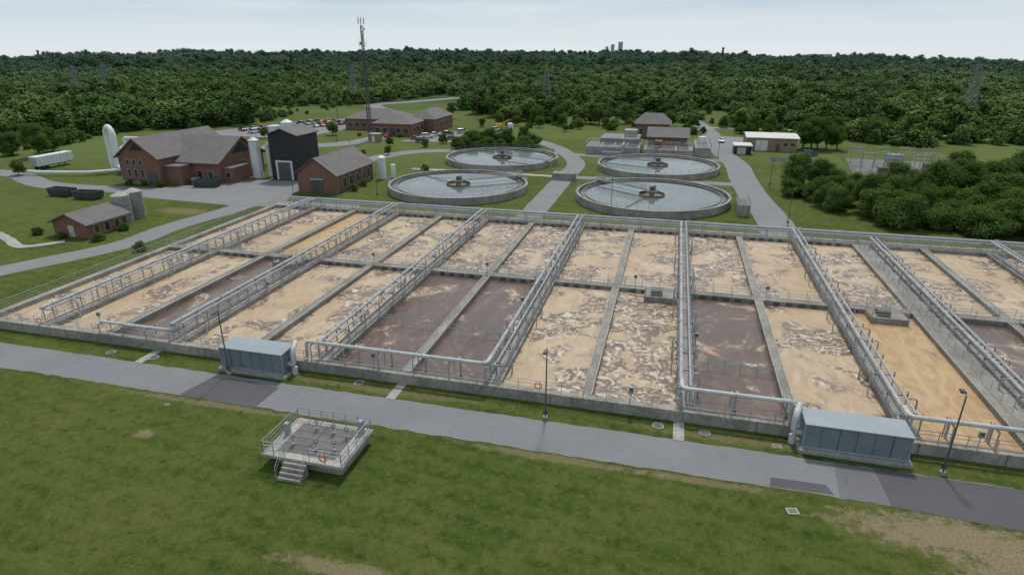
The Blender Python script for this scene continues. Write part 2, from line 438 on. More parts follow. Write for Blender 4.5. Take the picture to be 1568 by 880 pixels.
road('hill_road',[(-128,174),(-106,187),(-101,214),(-108,250),(-150,305),(-162,325),(-150,348),(-132,385),(-110,410)],9)
mb=MB();mb.poly([(-175,196),(-128,192),(-122,232),(-134,262),(-150,250)],.070,'asphalt_far');mb.poly([(-90,196),(-66,200),(-68,226),(-84,226)],.070,'asphalt_far')
mb.poly([(14,196),(24,200),(24,236),(10,240)],.074,'asphalt_far');mb.build('parking_pavement',fixn=False)
road('concrete_path',[(-112,77),(-106,74.5),(-100,72),(-96,76)],1.6,m='conc_lt')
road('concrete_path',[(12,262),(40,262),(80,258),(140,262)],3,m='conc_lt')
mb=MB()
for x in (2.7,-22.9,-50.8): mb.box(x-.45,44.3,-.1,x+.45,47.1,.05,'conc_lt')
mb.build('concrete_path')

# ------------------------------------------------------------------ aeration basins
B0,PITCH=12.,8.7
def bx(j): return B0+PITCH*j
YF,YM,YB=47.5,76.,104.3
XL=bx(-10);XR=84.
ZT=1.0
basin=empty('aeration_basin')
mb=MB()
mb.box(XL-.4,YF-.35,-.5,XR,YF+.35,ZT,'concrete')
mb.bbox(XL-.55,YB-.8,-.5,XR,YB+1.6,ZT,'concrete')
mb.box(XL-.5,YF+.35,-.5,XL+.5,YB-.8,ZT-.002,'concrete')
mb.bbox(XL+.5,YM-.7,-.5,XR,YM+.7,ZT-.001,'walk')
walls=[(bx(j),.42 if j%2==0 else .6) for j in range(-9,3)]+[(39.,.42),(48.,.55),(57.,.42),(66,.55),(75,.42)]
for x,w in walls:
    mb.box(x-w,YF+.35,-.5,x+w,YM-.7,ZT-.004,'walk')
    mb.box(x-w,YM+.7,-.5,x+w,YB-.8,ZT-.004,'walk')
mb.box(29.95,YF+.35,-.5,32.6,YM-.7,ZT-.004,'walk');mb.box(29.95,YM+.7,-.5,32.6,YB-.8,ZT-.004,'walk')
for x,w in walls:
    for s in (-1,1):
        for a,b in ((YF+.4,YM-.75),(YM+.75,YB-.85)): mb.box(x+s*w-.05,a,ZT-.02,x+s*w+.05,b,ZT+.06,'conc_lt')
for x in np.arange(XL,XR,6.): mb.box(x-.02,YF-.37,0,x+.02,YF-.34,ZT,'steel_dk')
for x in (bx(-7)-3.5,bx(-1)-3.0,bx(1)+5.2):
    mb.bbox(x-2.,YM-3.4,-.5,x+2.,YM-.7,ZT+.15,'concrete')
    mb.box(x-1.2,YM-2.8,ZT+.15,x+.2,YM-1.6,ZT+.8,'grate')
for j in range(-10,2):
    for k in (2.2,3.6,5.0,6.4):
        x=bx(j)+k
        mb.box(x-.35,YM-.75,.45,x+.35,YM-.69,.9,'steel_dk');mb.box(x-.35,YB-.84,.45,x+.35,YB-.79,.9,'steel_dk')
mb.build('tank_walls',basin)

def cellrect(x0,x1,y0,y1,key,nm):
    mb=MB();mb.add([(x0,y0,.45),(x1,y0,.45),(x1,y1,.45),(x0,y1,.45)],[(0,1,2,3)],FO[key]);mb.build(nm,basin,fixn=False)
front='f f d f f d d f m d f o'.split()
backr='f f o f f m m f f m f f'.split()
for i,(a,b) in enumerate(zip(front,backr)):
    x0=bx(i-10);x1=bx(i-9)
    cellrect(x0,x1,YF,YM,a,'foam_surface');cellrect(x0,x1,YM,YB,b,'foam_surface')
for x0,x1,a,b in ((32,39,'d','f'),(39,48,'d','f'),(48,57,'d','m'),(57,66,'d','f'),(66,75,'m','f'),(75,XR,'f','f')):
    cellrect(x0,x1,YF,YM,a,'foam_surface');cellrect(x0,x1,YM,YB,b,'foam_surface')

mb=MB()
mb.rail((XL-.3,YF-.1,ZT),(XR,YF-.1,ZT),r=.028)
for y in (YM-.62,YM+.62,YB-.7,YB+1.4): mb.rail((XL,y,ZT),(XR,y,ZT),sp=2.2)
mb.rail((XL-.3,YF,ZT),(XL-.3,YB,ZT))
for x in (29.9,32.5): mb.rail((x,YF,ZT),(x,YB,ZT))
for x in (bx(-7)-3.5,bx(-1)-3.0,bx(1)+5.2):
    mb.rail((x-1.9,YM-3.3,ZT+.15),(x+1.9,YM-3.3,ZT+.15));mb.rail((x-1.9,YM-3.3,ZT+.15),(x-1.9,YM-.9,ZT+.15));mb.rail((x+1.9,YM-3.3,ZT+.15),(x+1.9,YM-.9,ZT+.15))
for j,y in ((-5,58.5),(-4,57.8),(-1,56.5)):
    mb.tube((bx(j)+.6,y,ZT+.2),(bx(j+1)-.6,y,ZT+.2),.04,5,'teal');mb.tube((bx(j)+.6,y,ZT+.65),(bx(j+1)-.6,y,ZT+.65),.025,4,'teal')
    for k in range(6): xx=bx(j)+.6+k*1.5;mb.tube((xx,y,.3),(xx,y,ZT+.65),.022,4,'teal')
mb.build('railing',basin)

def piperack(x,y0=YF+.6,y1=YB-.4,zp=2.75,name='pipe_rack'):
    e=empty(name,(x,0,0))
    mb=MB()
    mb.path([(-.45,y0,zp),(-.45,y1,zp)],.17,10,'pipe')
    mb.path([(.35,y0+.6,zp-.05),(.35,y1,zp-.05)],.10,8,'pipe')
    y=y0+1.5
    while y<y1:
        mb.tube((-.45,y-.05,zp),(-.45,y+.05,zp),.23,10,'pipe');y+=6.3
    mb.build('air_main',e,smooth=True)
    mb=MB();y=y0+.4
    while y<y1:
        for s in (-.75,.75): mb.box(s-.05,y-.05,ZT,s+.05,y+.05,zp+.15,'galv')
        mb.box(-.8,y-.05,zp-.32,.8,y+.05,zp-.20,'galv')
        y+=3.55
    mb.build('support_frames',e)
    mb=MB()
    for s in (-.6,.6): mb.rail((s,y0,ZT),(s,y1,ZT),sp=1.8)
    mb.build('handrails',e)
    mb=MB();y=y0+3;k=0
    while y<y1-2:
        s=-1 if k%2 else 1
        mb.path([(s*.4,y,zp),(s*1.2,y,zp),(s*1.2,y,.4)],.08,6,'pipe',.3);y+=7.1;k+=1
        mb.path([(-s*.4,y-3,zp),(-s*1.2,y-3,zp),(-s*1.2,y-3,.4)],.06,6,'pipe',.3)
    mb.build('drop_legs',e,smooth=True)
    return e
for j in (-9,-7,-5,-3,-1,1): piperack(bx(j)-.2)
piperack(32.0,zp=2.1);piperack(48.3);piperack(66)

def header(name,x0,x1,y=YF+.35,zp=2.9,down=None,vert=True):
    e=empty(name)
    mb=MB()
    pts=[(x0,y+1.5,zp),(x0,y,zp),(x1,y,zp)]
    if down: pts+= [(down,y,zp),(down,y-.2,1.2)]
    mb.path(pts,.18,10,'pipew',.6)
    mb.path([(x0,y+2.0,zp-.5),(x0,y+.7,zp-.5),(x1,y+.7,zp-.5)],.11,8,'pipe',.4)
    mb.build('header_pipe',e,smooth=True)
    mb=MB();n=max(2,round(abs(x1-x0)/3.4))
    for i in range(n+1):
        x=x0+(x1-x0)*i/n
        for yy in (y-.35,y+1.05): mb.box(x-.045,yy-.045,ZT-.1,x+.045,yy+.045,zp-.2,'galv')
        mb.box(x-.04,y-.42,zp-.32,x+.04,y+1.1,zp-.2,'galv')
        if vert: mb.path([(x+.5,y+.7,zp-.5),(x+.5,y+1.6,zp-.5),(x+.5,y+1.6,.4)],.11,6,'pipe',.3)
    mb.build('support_legs',e)
header('air_header_pipe',bx(-3)-.6,bx(-5)-1.2,down=bx(-5)-1.8)
header('air_header_pipe',bx(-1)-.6,11.0,down=11.5)
header('air_header_pipe',bx(1)-.6,29.2)
header('air_header_pipe',bx(-7)-.6,bx(-8)-1,zp=2.2,vert=False)
mb=MB()
mb.path([(XL+3,YB+.9,2.3),(XR,YB+.9,2.3)],.24,10,'pipe');mb.path([(XL+3,YB+.1,2.1),(XR,YB+.1,2.1)],.14,8,'pipe')
o=empty('back_header_pipe');mb.build('air_main',o,smooth=True)
mb=MB();x=XL+3
while x<XR:
    mb.box(x-.05,YB-.2,ZT,x+.05,YB-.1,2.4,'galv');mb.box(x-.05,YB+1.2,ZT,x+.05,YB+1.3,2.4,'galv');mb.box(x-.04,YB-.2,1.87,x+.04,YB+1.3,1.95,'galv');x+=3.4
mb.build('supports',o)

def torus_mesh():
    mb=MB();pts=[(.3*math.cos(a),0,.3*math.sin(a)) for a in np.linspace(0,2*math.pi,17)]
    mb.path(pts,.055,6,'orange',.01)
    for a in (0,1.57,3.14,4.71):
        mb.tube((.3*math.cos(a-.15),0,.3*math.sin(a-.15)),(.3*math.cos(a+.15),0,.3*math.sin(a+.15)),.062,6,'white')
    return mb.mesh('life_ring')
lr=torus_mesh()
for x,y,z in ((-9.7,YF-.25,1.65),(-66.5,YF-.25,1.65),(-22.9,32.95,1.75)): inst('life_ring',lr,(x,y,z))
def sign_mesh():
    mb=MB();mb.tube((0,0,0),(0,0,1.5),.04,6,'galv');mb.box(-.2,-.1,1.15,.2,.08,1.65,'boxtop');mb.box(-.14,-.115,1.3,.14,-.1,1.55,'steel_dk');return mb.mesh('instrument_cabinet')
sm=sign_mesh()
for x,y in ((-60,49),(-26,47.6),(-1.5,47.4),(4.2,60),(25,47.4),(-15.4,65),(-47.5,62),(13,76),(-3,76),(-23,76),(-40,76)): inst('instrument_cabinet',sm,(x,y,ZT))

# ------------------------------------------------------------------ blower enclosures
def enclosure(x0,y0,L=8.,flip=False):
    e=empty('blower_enclosure',(x0,y0,0));D=2.3
    mb=MB();mb.bbox(-.35,-.35,-.1,L+.35,D+.3,.32,'concrete');mb.build('base_slab',e)
    mb=MB();mb.box(0,0,.32,L,D,2.5,'boxblue')
    mb.build('cladding',e)
    mb=MB();mb.add([(-.1,-.12,2.5),(L+.1,-.12,2.5),(L+.1,D+.1,2.5),(-.1,D+.1,2.5),(-.1,-.12,2.57),(L+.1,-.12,2.57),(L+.1,D+.1,2.6),(-.1,D+.1,2.6),(0,D/2,2.66),(L,D/2,2.66)],
        [(0,1,5,4),(1,2,6,5),(2,3,7,6),(3,0,4,7),(4,5,9,8),(6,7,8,9),(5,6,9),(7,4,8),(3,2,1,0)],'boxtop');mb.build('roof',e)
    mb=MB();mb.box(-.05,-.05,.32,.02,.05,2.5,'boxtop');mb.box(L-.02,-.05,.32,L+.05,.05,2.5,'boxtop');mb.box(0,-.04,.36,L,-.005,.5,'boxtop')
    for k in range(1,6): mb.box(L*k/6-.015,-.03,.5,L*k/6+.015,-.004,2.48,'steel_dk')
    mb.build('corner_trim',e)
    mb=MB();xs=L if flip else 0;s=1 if flip else -1
    mb.path([(xs,1.0,1.1),(xs+s*.6,1.0,1.1),(xs+s*.6,1.0,2.5),(xs+s*.2,2.3,2.9)],.25,12,'pipew',.5)
    mb.cyl(xs+s*.6,1.0,0,.8,.28,12,'pipew')
    mb.build('discharge_pipe',e,smooth=True)
enclosure(12.2,45.35,7.5)
enclosure(-41.4,45.25,6.9,True)

# ------------------------------------------------------------------ foreground valve platform
e=empty('valve_platform',(-28.3,33,0))
mb=MB()
mb.box(1.3,.5,-.2,6.5,5.0,.9,'concrete');mb.bbox(0,0,.9,6.9,5.1,1.15,'conc_lt',.04)
mb.box(1.0,.7,1.15,5.9,4.4,1.19,'grate')
for y in (1.6,2.5,3.4): mb.box(1.0,y,1.19,5.9,y+.05,1.205,'steel_dk')
mb.box(3.2,.7,1.206,3.26,4.4,1.22,'steel_dk')
for k in range(4): mb.box(2.1,-.30*(k+1),-.05,4.0,-.30*k-.002,.92-.23*k,'concrete')
mb.build('concrete_chamber',e)
mb=MB()
for a,b in (((.15,.15),(2.,.15)),((4.1,.15),(6.75,.15)),((6.75,.15),(6.75,4.95)),((6.75,4.95),(.15,4.95)),((.15,4.95),(.15,.15))):
    mb.rail((*a,1.15),(*b,1.15),sp=1.1,r=.034)
for x in (2.05,4.05):
    mb.tube((x,.1,2.2),(x,-1.2,1.2),.03,5);mb.tube((x,-1.2,0),(x,-1.2,1.2),.03,5);mb.tube((x,.1,1.8),(x,-1.2,.8),.025,5)
mb.build('handrails',e)
mb=MB()
for x,y in ((1.9,1.5),(2.6,3.8),(4.2,3.6),(5.4,1.6),(5.5,3.4),(4.0,1.4)):
    mb.cyl(x,y,1.18,1.4,.14,8,'galv');mb.cyl(x,y,1.4,2.0,.055,8,'galv');mb.ring(x,y,1.95,2.0,.16,.21,12,'steel_dk');mb.box(x-.2,y-.02,1.96,x+.2,y+.02,1.99,'steel_dk')
mb.bbox(6.0,4.2,1.15,6.4,4.6,2.3,'boxtop');mb.bbox(.4,2.6,1.15,.75,3.0,2.2,'boxtop')
mb.build('valve_stands',e)

def manhole():
    mb=MB();mb.cyl(0,0,-.05,.08,.5,20,'concrete');mb.cyl(0,0,.08,.11,.36,20,'steel_dk');return mb.mesh('manhole_cover')
mm=manhole()
for x,y in ((1.,46.),(4.8,45.9),(-55.3,45.4),(-50.0,45.6),(-27,46.2)): inst('manhole_cover',mm,(x,y,0))
mb=MB();mb.box(-.45,-.35,-.05,.45,.35,.06,'concrete');mb.box(-.3,-.2,.06,.3,.2,.08,'grate');sq=mb.mesh('drain_grate')
for x,y,s in ((10.4,45.5,.8),(10.4,37.8,.9),(-42,38.5,.5)): inst('drain_grate',sq,(x,y,0),.2,s)

# ------------------------------------------------------------------ lamp posts
def lamp_mesh(h=6.8):
    mb=MB();mb.cyl(0,0,0,.25,.22,10,'conc_lt');mb.tube((0,0,.25),(0,0,h),.075,8,'steel_dk',.05)
    mb.path([(0,0,h-.05),(0,-.3,h+.05),(0,-.55,h)],.035,6,'steel_dk',.1);mb.add([(-.16,-1.0,h-.06),(.16,-1.0,h-.06),(.2,-.45,h-.08),(-.2,-.45,h-.08),(-.12,-.95,h+.08),(.12,-.95,h+.08),(.15,-.5,h+.1),(-.15,-.5,h+.1)],
        [(3,2,1,0),(4,5,6,7),(0,1,5,4),(1,2,6,5),(2,3,7,6),(3,0,4,7)],'steel_dk')
    mb.box(-.2,-.1,.5,.2,-.06,.9,'steel_dk');return mb.mesh('lamp_post')
lm=lamp_mesh()
for x,y in ((-40.3,44.75),(-8.5,44.75),(22,44.9),(-76.9,113),(-10.4,118),(-126,123),(21.4,116),(-28,150),(-83,150),(13,186),(-66,182),(-110,190),(-60,118),(22.5,150)): inst('lamp_post',lm,(x,y,0),R.choice([0,0,.2,3.1]))

# ------------------------------------------------------------------ clarifiers
def clarifier(x,y,r,ang):
    e=empty('clarifier_tank',(x,y,0));N=96
    mb=MB();mb.ring(0,0,-.3,1.5,r-.35,r,N,'concrete');mb.ring(0,0,.0,1.25,r-1.25,r-1.1,N,'concrete');mb.ring(0,0,-.3,.55,r-1.1,r-.35,N,'concrete')
    mb.ring(0,0,1.503,1.56,r-.42,r+.08,N,'conc_lt')
    mb.build('tank_wall',e)
    mb=MB();mb.disc(0,0,1.05,r-1.23,N,'water');mb.disc(0,0,.75,r-.4,N,'water');mb.build('water',e,fixn=False)
    mb=MB();mb.ring(0,0,.9,1.4,2.6,2.7,40,'rust');mb.cyl(0,0,0,2.1,.55,16,'concrete');mb.ring(0,0,1.9,2.05,.2,1.5,24,'grate')
    mb.cyl(0,0,2.05,2.9,.5,12,'steel_dk');mb.cyl(.5,.4,2.05,3.1,.25,10,'boxtop')
    mb.ring(0,0,.85,1.2,r-1.9,r-1.85,N,'steel_dk')
    for k in range(24):
        a=2*math.pi*k/24;mb.tube(((r-1.9)*math.cos(a),(r-1.9)*math.sin(a),1.15),((r-1.2)*math.cos(a),(r-1.2)*math.sin(a),1.2),.04,4,'steel_dk')
    a=ang+1.9;c,s=math.cos(a),math.sin(a)
    mb.tube((c*2.8,s*2.8,1.25),(c*(r-2),s*(r-2),1.15),.07,5,'steel_dk');mb.tube((c*2.,s*2.,2.2),(c*(r*.6),s*(r*.6),1.2),.04,4,'steel_dk')
    mb.build('center_mechanism',e)
    mb=MB();c,s=math.cos(ang),math.sin(ang);pv=Vector((c,s,0));nv=Vector((-s,c,0))
    A=pv*1.2;Bv=pv*(r+.3)
    for k in (-.5,.5):
        a0=A+nv*k+Vector((0,0,1.95));b0=Bv+nv*k+Vector((0,0,1.95))
        mb.tube(a0,b0,.08,5,'galv');mb.rail(a0,b0,sp=1.5,r=.028)
        n=9
        for i in range(n):
            p=a0.lerp(b0,i/n);q=a0.lerp(b0,(i+1)/n);mb.tube(p,q+Vector((0,0,1.07)),.025,4)
    for i in range(14):
        p=A.lerp(Bv,i/14)+Vector((0,0,1.93));q=A.lerp(Bv,(i+1)/14)+Vector((0,0,1.93))
        w=nv*.45
        mb.add([p-w,q-w,q+w,p+w],[(0,1,2,3)],'grate')
    mb.build('access_bridge',e)
    mb=MB();n=48
    for z in (.55,1.07):
        for i in range(n):
            a=2*math.pi*i/n;b=2*math.pi*(i+1)/n
            mb.tube(((r-.1)*math.cos(a),(r-.1)*math.sin(a),1.55+z),((r-.1)*math.cos(b),(r-.1)*math.sin(b),1.55+z),.022,4)
    for i in range(n):
        a=2*math.pi*i/n;mb.tube(((r-.1)*math.cos(a),(r-.1)*math.sin(a),1.5),((r-.1)*math.cos(a),(r-.1)*math.sin(a),2.62),.028,4)
    mb.build('rim_railing',e)
clarifier(-46,130.5,15.6,math.radians(38));clarifier(-3.2,130.5,15.8,math.radians(142))
clarifier(-46,168,15.6,math.radians(-25));clarifier(-3.2,166.5,15.6,math.radians(160))
e=empty('distribution_box')
mb=MB();mb.bbox(13.2,121,-.2,15.4,127,2.2,'concrete');mb.box(13.5,121.4,2.2,15.1,126.6,2.24,'grate')
for a,b in (((13.3,121.1),(15.3,121.1)),((15.3,121.1),(15.3,126.9)),((13.3,126.9),(13.3,121.1))): mb.rail((*a,2.2),(*b,2.2),sp=1.2)
mb.bbox(-27.5,146,-.2,-22,149,1.6,'concrete');mb.rail((-27.4,146.1,1.6),(-22.1,146.1,1.6),sp=1.3);mb.build('chamber',e)

# ------------------------------------------------------------------ buildings
def bld(name): return empty(name)
e=bld('brick_process_building')
mb=MB();mb.box(-125,117,-.2,-114,141,6.4,'brick');mb.box(-114,122,-.2,-102,139,5.0,'brick');mb.box(-114,118.5,-.2,-109.5,122,4.2,'brick');mb.box(-102,123.2,-.2,-99.3,129,3.4,'brick')
mb.box(-125.06,116.94,-.2,-113.94,117.0,.7,'conc_lt')
mb.build('walls',e)
mb=MB();mb.gable(-125,117,-114,141,6.4,10.4,'y','brick','shingle',.7);mb.gable(-119,122,-102,139,5.0,9.7,'x','brick','shingle',.8)
mb.box(-114,118.0,4.2,-109.2,122,4.45,'shingle');mb.box(-102,122.8,3.4,-99,129.4,3.65,'shingle');mb.build('roof',e)
mb=MB()
for x in (-122.5,-120.7,-118.9): mb.winx(x,117,1.6,.9,1.8);mb.winx(x,117,4.4,.8,1.2)
mb.box(-117.6,116.93,0,-115,116.99,3.0,'steel_dk')
mb.add([(-121.5,116.95,7.8),(-117.5,116.95,7.8),(-119.5,116.95,9.5)],[(0,1,2)],'black')
for y in (131,134.5,137): mb.winy(-102,y,3.2,1.4,.9)
for x in (-107.5,-104.5): mb.winx(x,122,1.2,1.2,1.6)
mb.add([(-101.9,127,6.2),(-101.9,134,6.2),(-101.9,130.5,8.6)],[(0,1,2)],'black')
mb.winx(-100.6,123.2,1.3,1.2,1.2);mb.build('windows',e)
e=bld('black_loading_tower')
mb=MB();mb.box(-93.5,130,-.2,-85.8,139,10.6,'black')
for k in range(8): mb.box(-93.54,129.96,1+k*1.2,-85.76,130,1.04+k*1.2,'steel_dk')
mb.build('walls',e)
mb=MB();mb.gable(-93.5,130,-85.8,139,10.6,12.0,'y','black','shingle',.5);mb.build('roof',e)
mb=MB();mb.box(-92.2,129.9,0,-91.7,129.97,4.2,'white');mb.box(-88.2,129.9,0,-87.7,129.97,4.2,'white');mb.box(-92.2,129.9,4.2,-87.7,129.97,4.6,'white');mb.box(-91.7,129.93,0,-88.2,129.96,4.2,'steel_dk')
for y in (132,134.5,137): mb.box(-85.8,y-.4,0,-85.72,y+.4,2.2,'trim')
mb.build('loading_door',e)
e=bld('brick_maintenance_building')
mb=MB();mb.box(-79.5,119.0,-.2,-70,136,4.2,'brick')
for y in (121,124,127,130,133,135.8): mb.box(-70,y-.25,-.2,-69.8,y+.25,4.18,'brick')
mb.build('walls',e)
mb=MB();mb.gable(-79.5,119.0,-70,136,4.2,7.5,'y','brick','shingle',.6);mb.build('roof',e)
mb=MB();mb.box(-76.2,118.9,0,-73.4,118.98,2.9,'steel_dk');mb.box(-76.4,118.92,2.9,-73.2,118.97,3.15,'trim')
for y in (122.5,125.5,128.5,131.5,134.3): mb.winy(-70,y,1.0,1.5,1.9)
mb.build('windows',e)
mb=MB();mb.cyl(-67.8,137,0,5.2,1.0,14,'white');mb.cyl(-67.8,137,5.2,5.6,1.0,14,'white',.2);mb.cyl(-65.8,139,0,3.2,.6,12,'white');mb.build('chemical_tank')
e=bld('brick_pump_house')
mb=MB();mb.box(-100.8,78.5,-.2,-93.6,86.6,2.4,'brick');mb.build('walls',e)
mb=MB();mb.gable(-100.8,78.5,-93.6,86.6,2.4,3.9,'y','brick','shingle',.6);mb.build('roof',e)
mb=MB();mb.box(-97.6,78.4,0,-96.4,78.48,2.0,'trim')
for y in (80.2,82.3,84.4,85.9): mb.winy(-93.6,y,.4,.9,1.5)
mb.build('windows',e)
for x,y in ((-96.6,88.9),(-97.0,92.2)):
    mb=MB();mb.cyl(x,y,-.1,4.9,1.5,28,'concrete');mb.cyl(x,y,4.9,5.5,1.55,28,'conc_lt',.3)
    for k in range(5): mb.ring(x,y,.8+k*.9,.86+k*.9,1.45,1.55,28,'galv')
    for k in (-.2,.2): mb.tube((x+1.6,y+k,0),(x+1.6,y+k,5.2),.03,4)
    mb.build('storage_silo',smooth=True)
e=empty('odor_scrubber')
mb=MB();mb.path([(-142,131,.3),(-142,131,10.0),(-140.4,130.5,11.2),(-138.8,130,9.6),(-138.4,129,1.2)],.7,14,'white',1.6)
mb.path([(-138.4,129,1.2),(-133,126,1.),(-126,123,1.)],.5,12,'white',1.);mb.build('goose_neck_duct',e,smooth=True)
mb=MB();mb.cyl(-134.5,129,0,6.2,1.6,20,'white');mb.cyl(-134.5,129,6.2,7.0,1.6,20,'white',.5);mb.cyl(-131,131,0,7.3,1.4,20,'white');mb.cyl(-131,131,7.3,8.,1.4,20,'white',.4);mb.path([(-134.5,129,6.9),(-134.5,129,8.6),(-127,129,8.6),(-124.8,129,8.6)],.4,10,'white',.6)
mb.path([(-160,119,.9),(-150,119.5,.9),(-140,122,.9),(-135,127,.9)],.4,10,'white',1.5)
mb.build('scrubber_vessels',e,smooth=True)
for x,y,h,r in ((-98.2,130.8,9.0,1.25),(-95.8,132.8,7.6,.6)):
    mb=MB();mb.cyl(x,y,0,h,r,20,'white');mb.cyl(x,y,h,h+.7,r,20,'white',.3);mb.ring(x,y,h-.1,h+.05,r-.1,r+.15,20,'galv');mb.tube((x+r+.1,y,0),(x+r+.1,y,h),.06,4,'galv');mb.build('lime_silo',smooth=True)
mb=MB();x,y,h,r=-102,151,11.0,1.6;mb.cyl(x,y,0,h,r,20,'white');mb.cyl(x,y,h,h+.7,r,20,'white',.3);mb.cyl(x-4,y,0,h-1,r,20,'white');mb.build('lime_silo',smooth=True)
e=bld('brick_office_building')
mb=MB();mb.box(-124,222,-.2,-101,238,4.2,'brick');mb.box(-106,209,-.2,-91,222,4.2,'brick');mb.box(-97,222,-.2,-87,242,4.8,'brick');mb.build('walls',e)
mb=MB();mb.hip(-124,222,-101,238,4.2,7.6,'shingle');mb.hip(-106,209,-91,222,4.3,7.2,'shingle');mb.hip(-97,222,-87,242,4.8,8.0,'shingle');mb.build('roof',e)
mb=MB()
for x in range(-122,-107,3): mb.winx(x,222,1.2,1.8,1.6)
for x in (-104,-101,-96,-93): mb.winx(x,209,1.2,1.8,1.6)
mb.box(-99.2,208.9,0,-97.4,208.98,2.8,'glass')
for y in range(224,242,4): mb.winy(-87,y,1.4,2,1.8)
for y in (212,215,219): mb.winy(-91,y,1.4,2,1.6)
mb.build('windows',e)
e=bld('brick_filter_building')
mb=MB();mb.box(-13,226,-.2,-1.5,236,4.9,'brick');mb.box(-7.5,203,-.2,4.5,214,3.6,'brick');mb.build('walls',e)
mb=MB();mb.hip(-13,226,-1.5,236,4.9,8.2,'shingle',.7,3.2);mb.gable(-7.5,203,4.5,214,3.6,5.8,'x','brick','shingle',.6);mb.build('roof',e)
mb=MB()
for x in (-11,-7.2,-3.5): mb.winx(x,226,1.3,1.3,2)
for x in (-5.5,-2.5,.5,3): mb.winx(x,203,1.2,1.4,1.4)
mb.winy(4.5,208,1.,2,1.8);mb.build('windows',e)
e=bld('storage_building')
mb=MB();mb.box(22.5,206,-.2,37,218,3.9,'tan');mb.build('walls',e)
mb=MB();mb.gable(22.5,206,37,218,3.9,4.7,'x','tan','cream',.5);mb.build('roof',e)
mb=MB();mb.box(25,205.9,0,28.5,205.98,3.2,'white');mb.box(31,205.9,0,32,205.98,2.2,'steel_dk')
for x in (33.7,35.7): mb.winx(x,206,1.6,1.2,1.)
mb.build('doors',e)
e=bld('small_garage')
mb=MB();mb.box(18.2,197,-.2,23,203,2.4,'black');mb.build('walls',e);mb=MB();mb.bbox(17.9,196.7,2.4,23.3,203.3,2.75,'cream');mb.box(19,196.9,0,21.5,196.98,2.,'trim');mb.build('roof',e)
e=empty('filter_tanks')
mb=MB();mb.bbox(-25,186,-.2,-9,197,2.4,'concrete');mb.bbox(-22,197,-.2,-10,209,3.4,'concrete');mb.bbox(-8,187,-.2,6,196,2.0,'concrete');mb.bbox(6.5,188,-.2,11,205,2.8,'concrete')
for k in range(4): mb.box(-24.4+k*3.8,186.6,2.4,-21.0+k*3.8,196.4,2.42,'pool')
for k in range(3): mb.box(-7.4+k*4.4,187.6,2.0,-3.5+k*4.4,195.4,2.02,'pool')
mb.box(-21.3,197.8,3.4,-16.5,208.3,3.42,'pool');mb.box(7.1,189,2.8,10.4,204,2.82,'grate')
mb.build('tanks',e)
mb=MB()
for a,b,z in (((-25,186),(-9,186),2.4),((-25,197),(-9,197),2.4),((-25,186),(-25,197),2.4),((-9,186),(-9,197),2.4),((-22,197.2),(-10,197.2),3.4),((-8,187),(6,187),2.),((6,187),(6,196),2.),((-8,196),(6,196),2.),((6.5,188),(11,188),2.8),((11,188),(11,205),2.8)):
    mb.rail((*a,z),(*b,z),sp=2,r=.04)
mb.path([(-20,185,1.),(-14,185,1.),(-14,185,3.2),(-14,190,3.2)],.3,8,'pipe');mb.path([(-4,185.5,.8),(4,185.5,.8)],.35,8,'rust')
mb.bbox(-15,201,3.4,-11,205,5.6,'conc_lt');mb.bbox(-5,190,2.0,-3,193,4.0,'brick');mb.cyl(8.7,199,2.8,4.6,1.2,14,'white')
mb.build('equipment',e)

# ------------------------------------------------------------------ lattice towers
def lattice(name,x,y,h,w0,w1,mat,nseg,r=.07,legs=3):
    e=empty(name,(x,y,0));mb=MB()
    def pt(k,i):
        w=w0+(w1-w0)*k;a=2*math.pi*i/legs+.3;return Vector((w*math.cos(a),w*math.sin(a),h*k))
    for i in range(legs): mb.tube(pt(0,i),pt(1,i),r*1.3,5,mat)
    for s in range(nseg):
        a=s/nseg;b=(s+1)/nseg
        for i in range(legs):
            j=(i+1)%legs
            mb.tube(pt(a,i),pt(b,j),r,4,mat);mb.tube(pt(b,i),pt(b,j),r*.8,4,mat);mb.tube(pt(a,j),pt(b,i),r*.7,4,mat)
    mb.build('lattice',e);return e
e=lattice('communication_tower',-101,197,36.5,1.0,.5,'tower',24,.065)
mb=MB()
mb.tube((0,0,36.5),(0,0,39.6),.05,5,'dish')
for a in range(3):
    t=a*2.09;c,s=math.cos(t),math.sin(t)
    mb.tube((0,0,37.8),(c*1.,s*1.,37.8),.05,4,'dish');mb.box(c*1.-.14,s*1.-.1,36.8,c*1.+.14,s*1.+.1,38.8,'dish')
    mb.tube((c*.7,s*.7,30),(c*1.4,s*1.4,30.3),.05,4,'dish');mb.tube((c*1.4,s*1.4,30),(c*1.4,s*1.4,33.),.05,4,'dish')
for z,a in ((35.5,.4),(31,2.9),(27,5.2),(24,4.4),(20,5.)):
    c,s=math.cos(a),math.sin(a);mb.tube((c*.7,s*.7,z),(c*1.1,s*1.1,z),.5,12,'dish' if z>30 else 'steel_dk',.45)
for k in range(6): mb.tube((.35+.08*k,-.3,0),(.2+.04*k,-.2,35),.035,4,'steel_dk')
mb.build('antennas',e)
mb=MB();mb.bbox(-99.5,193,-.1,-96,196,2.6,'tan');mb.bbox(-99.7,192.8,2.6,-95.8,196.2,2.75,'conc_lt');mb.box(-98.4,192.92,0,-97.4,192.98,2.1,'white');mb.build('equipment_shelter')

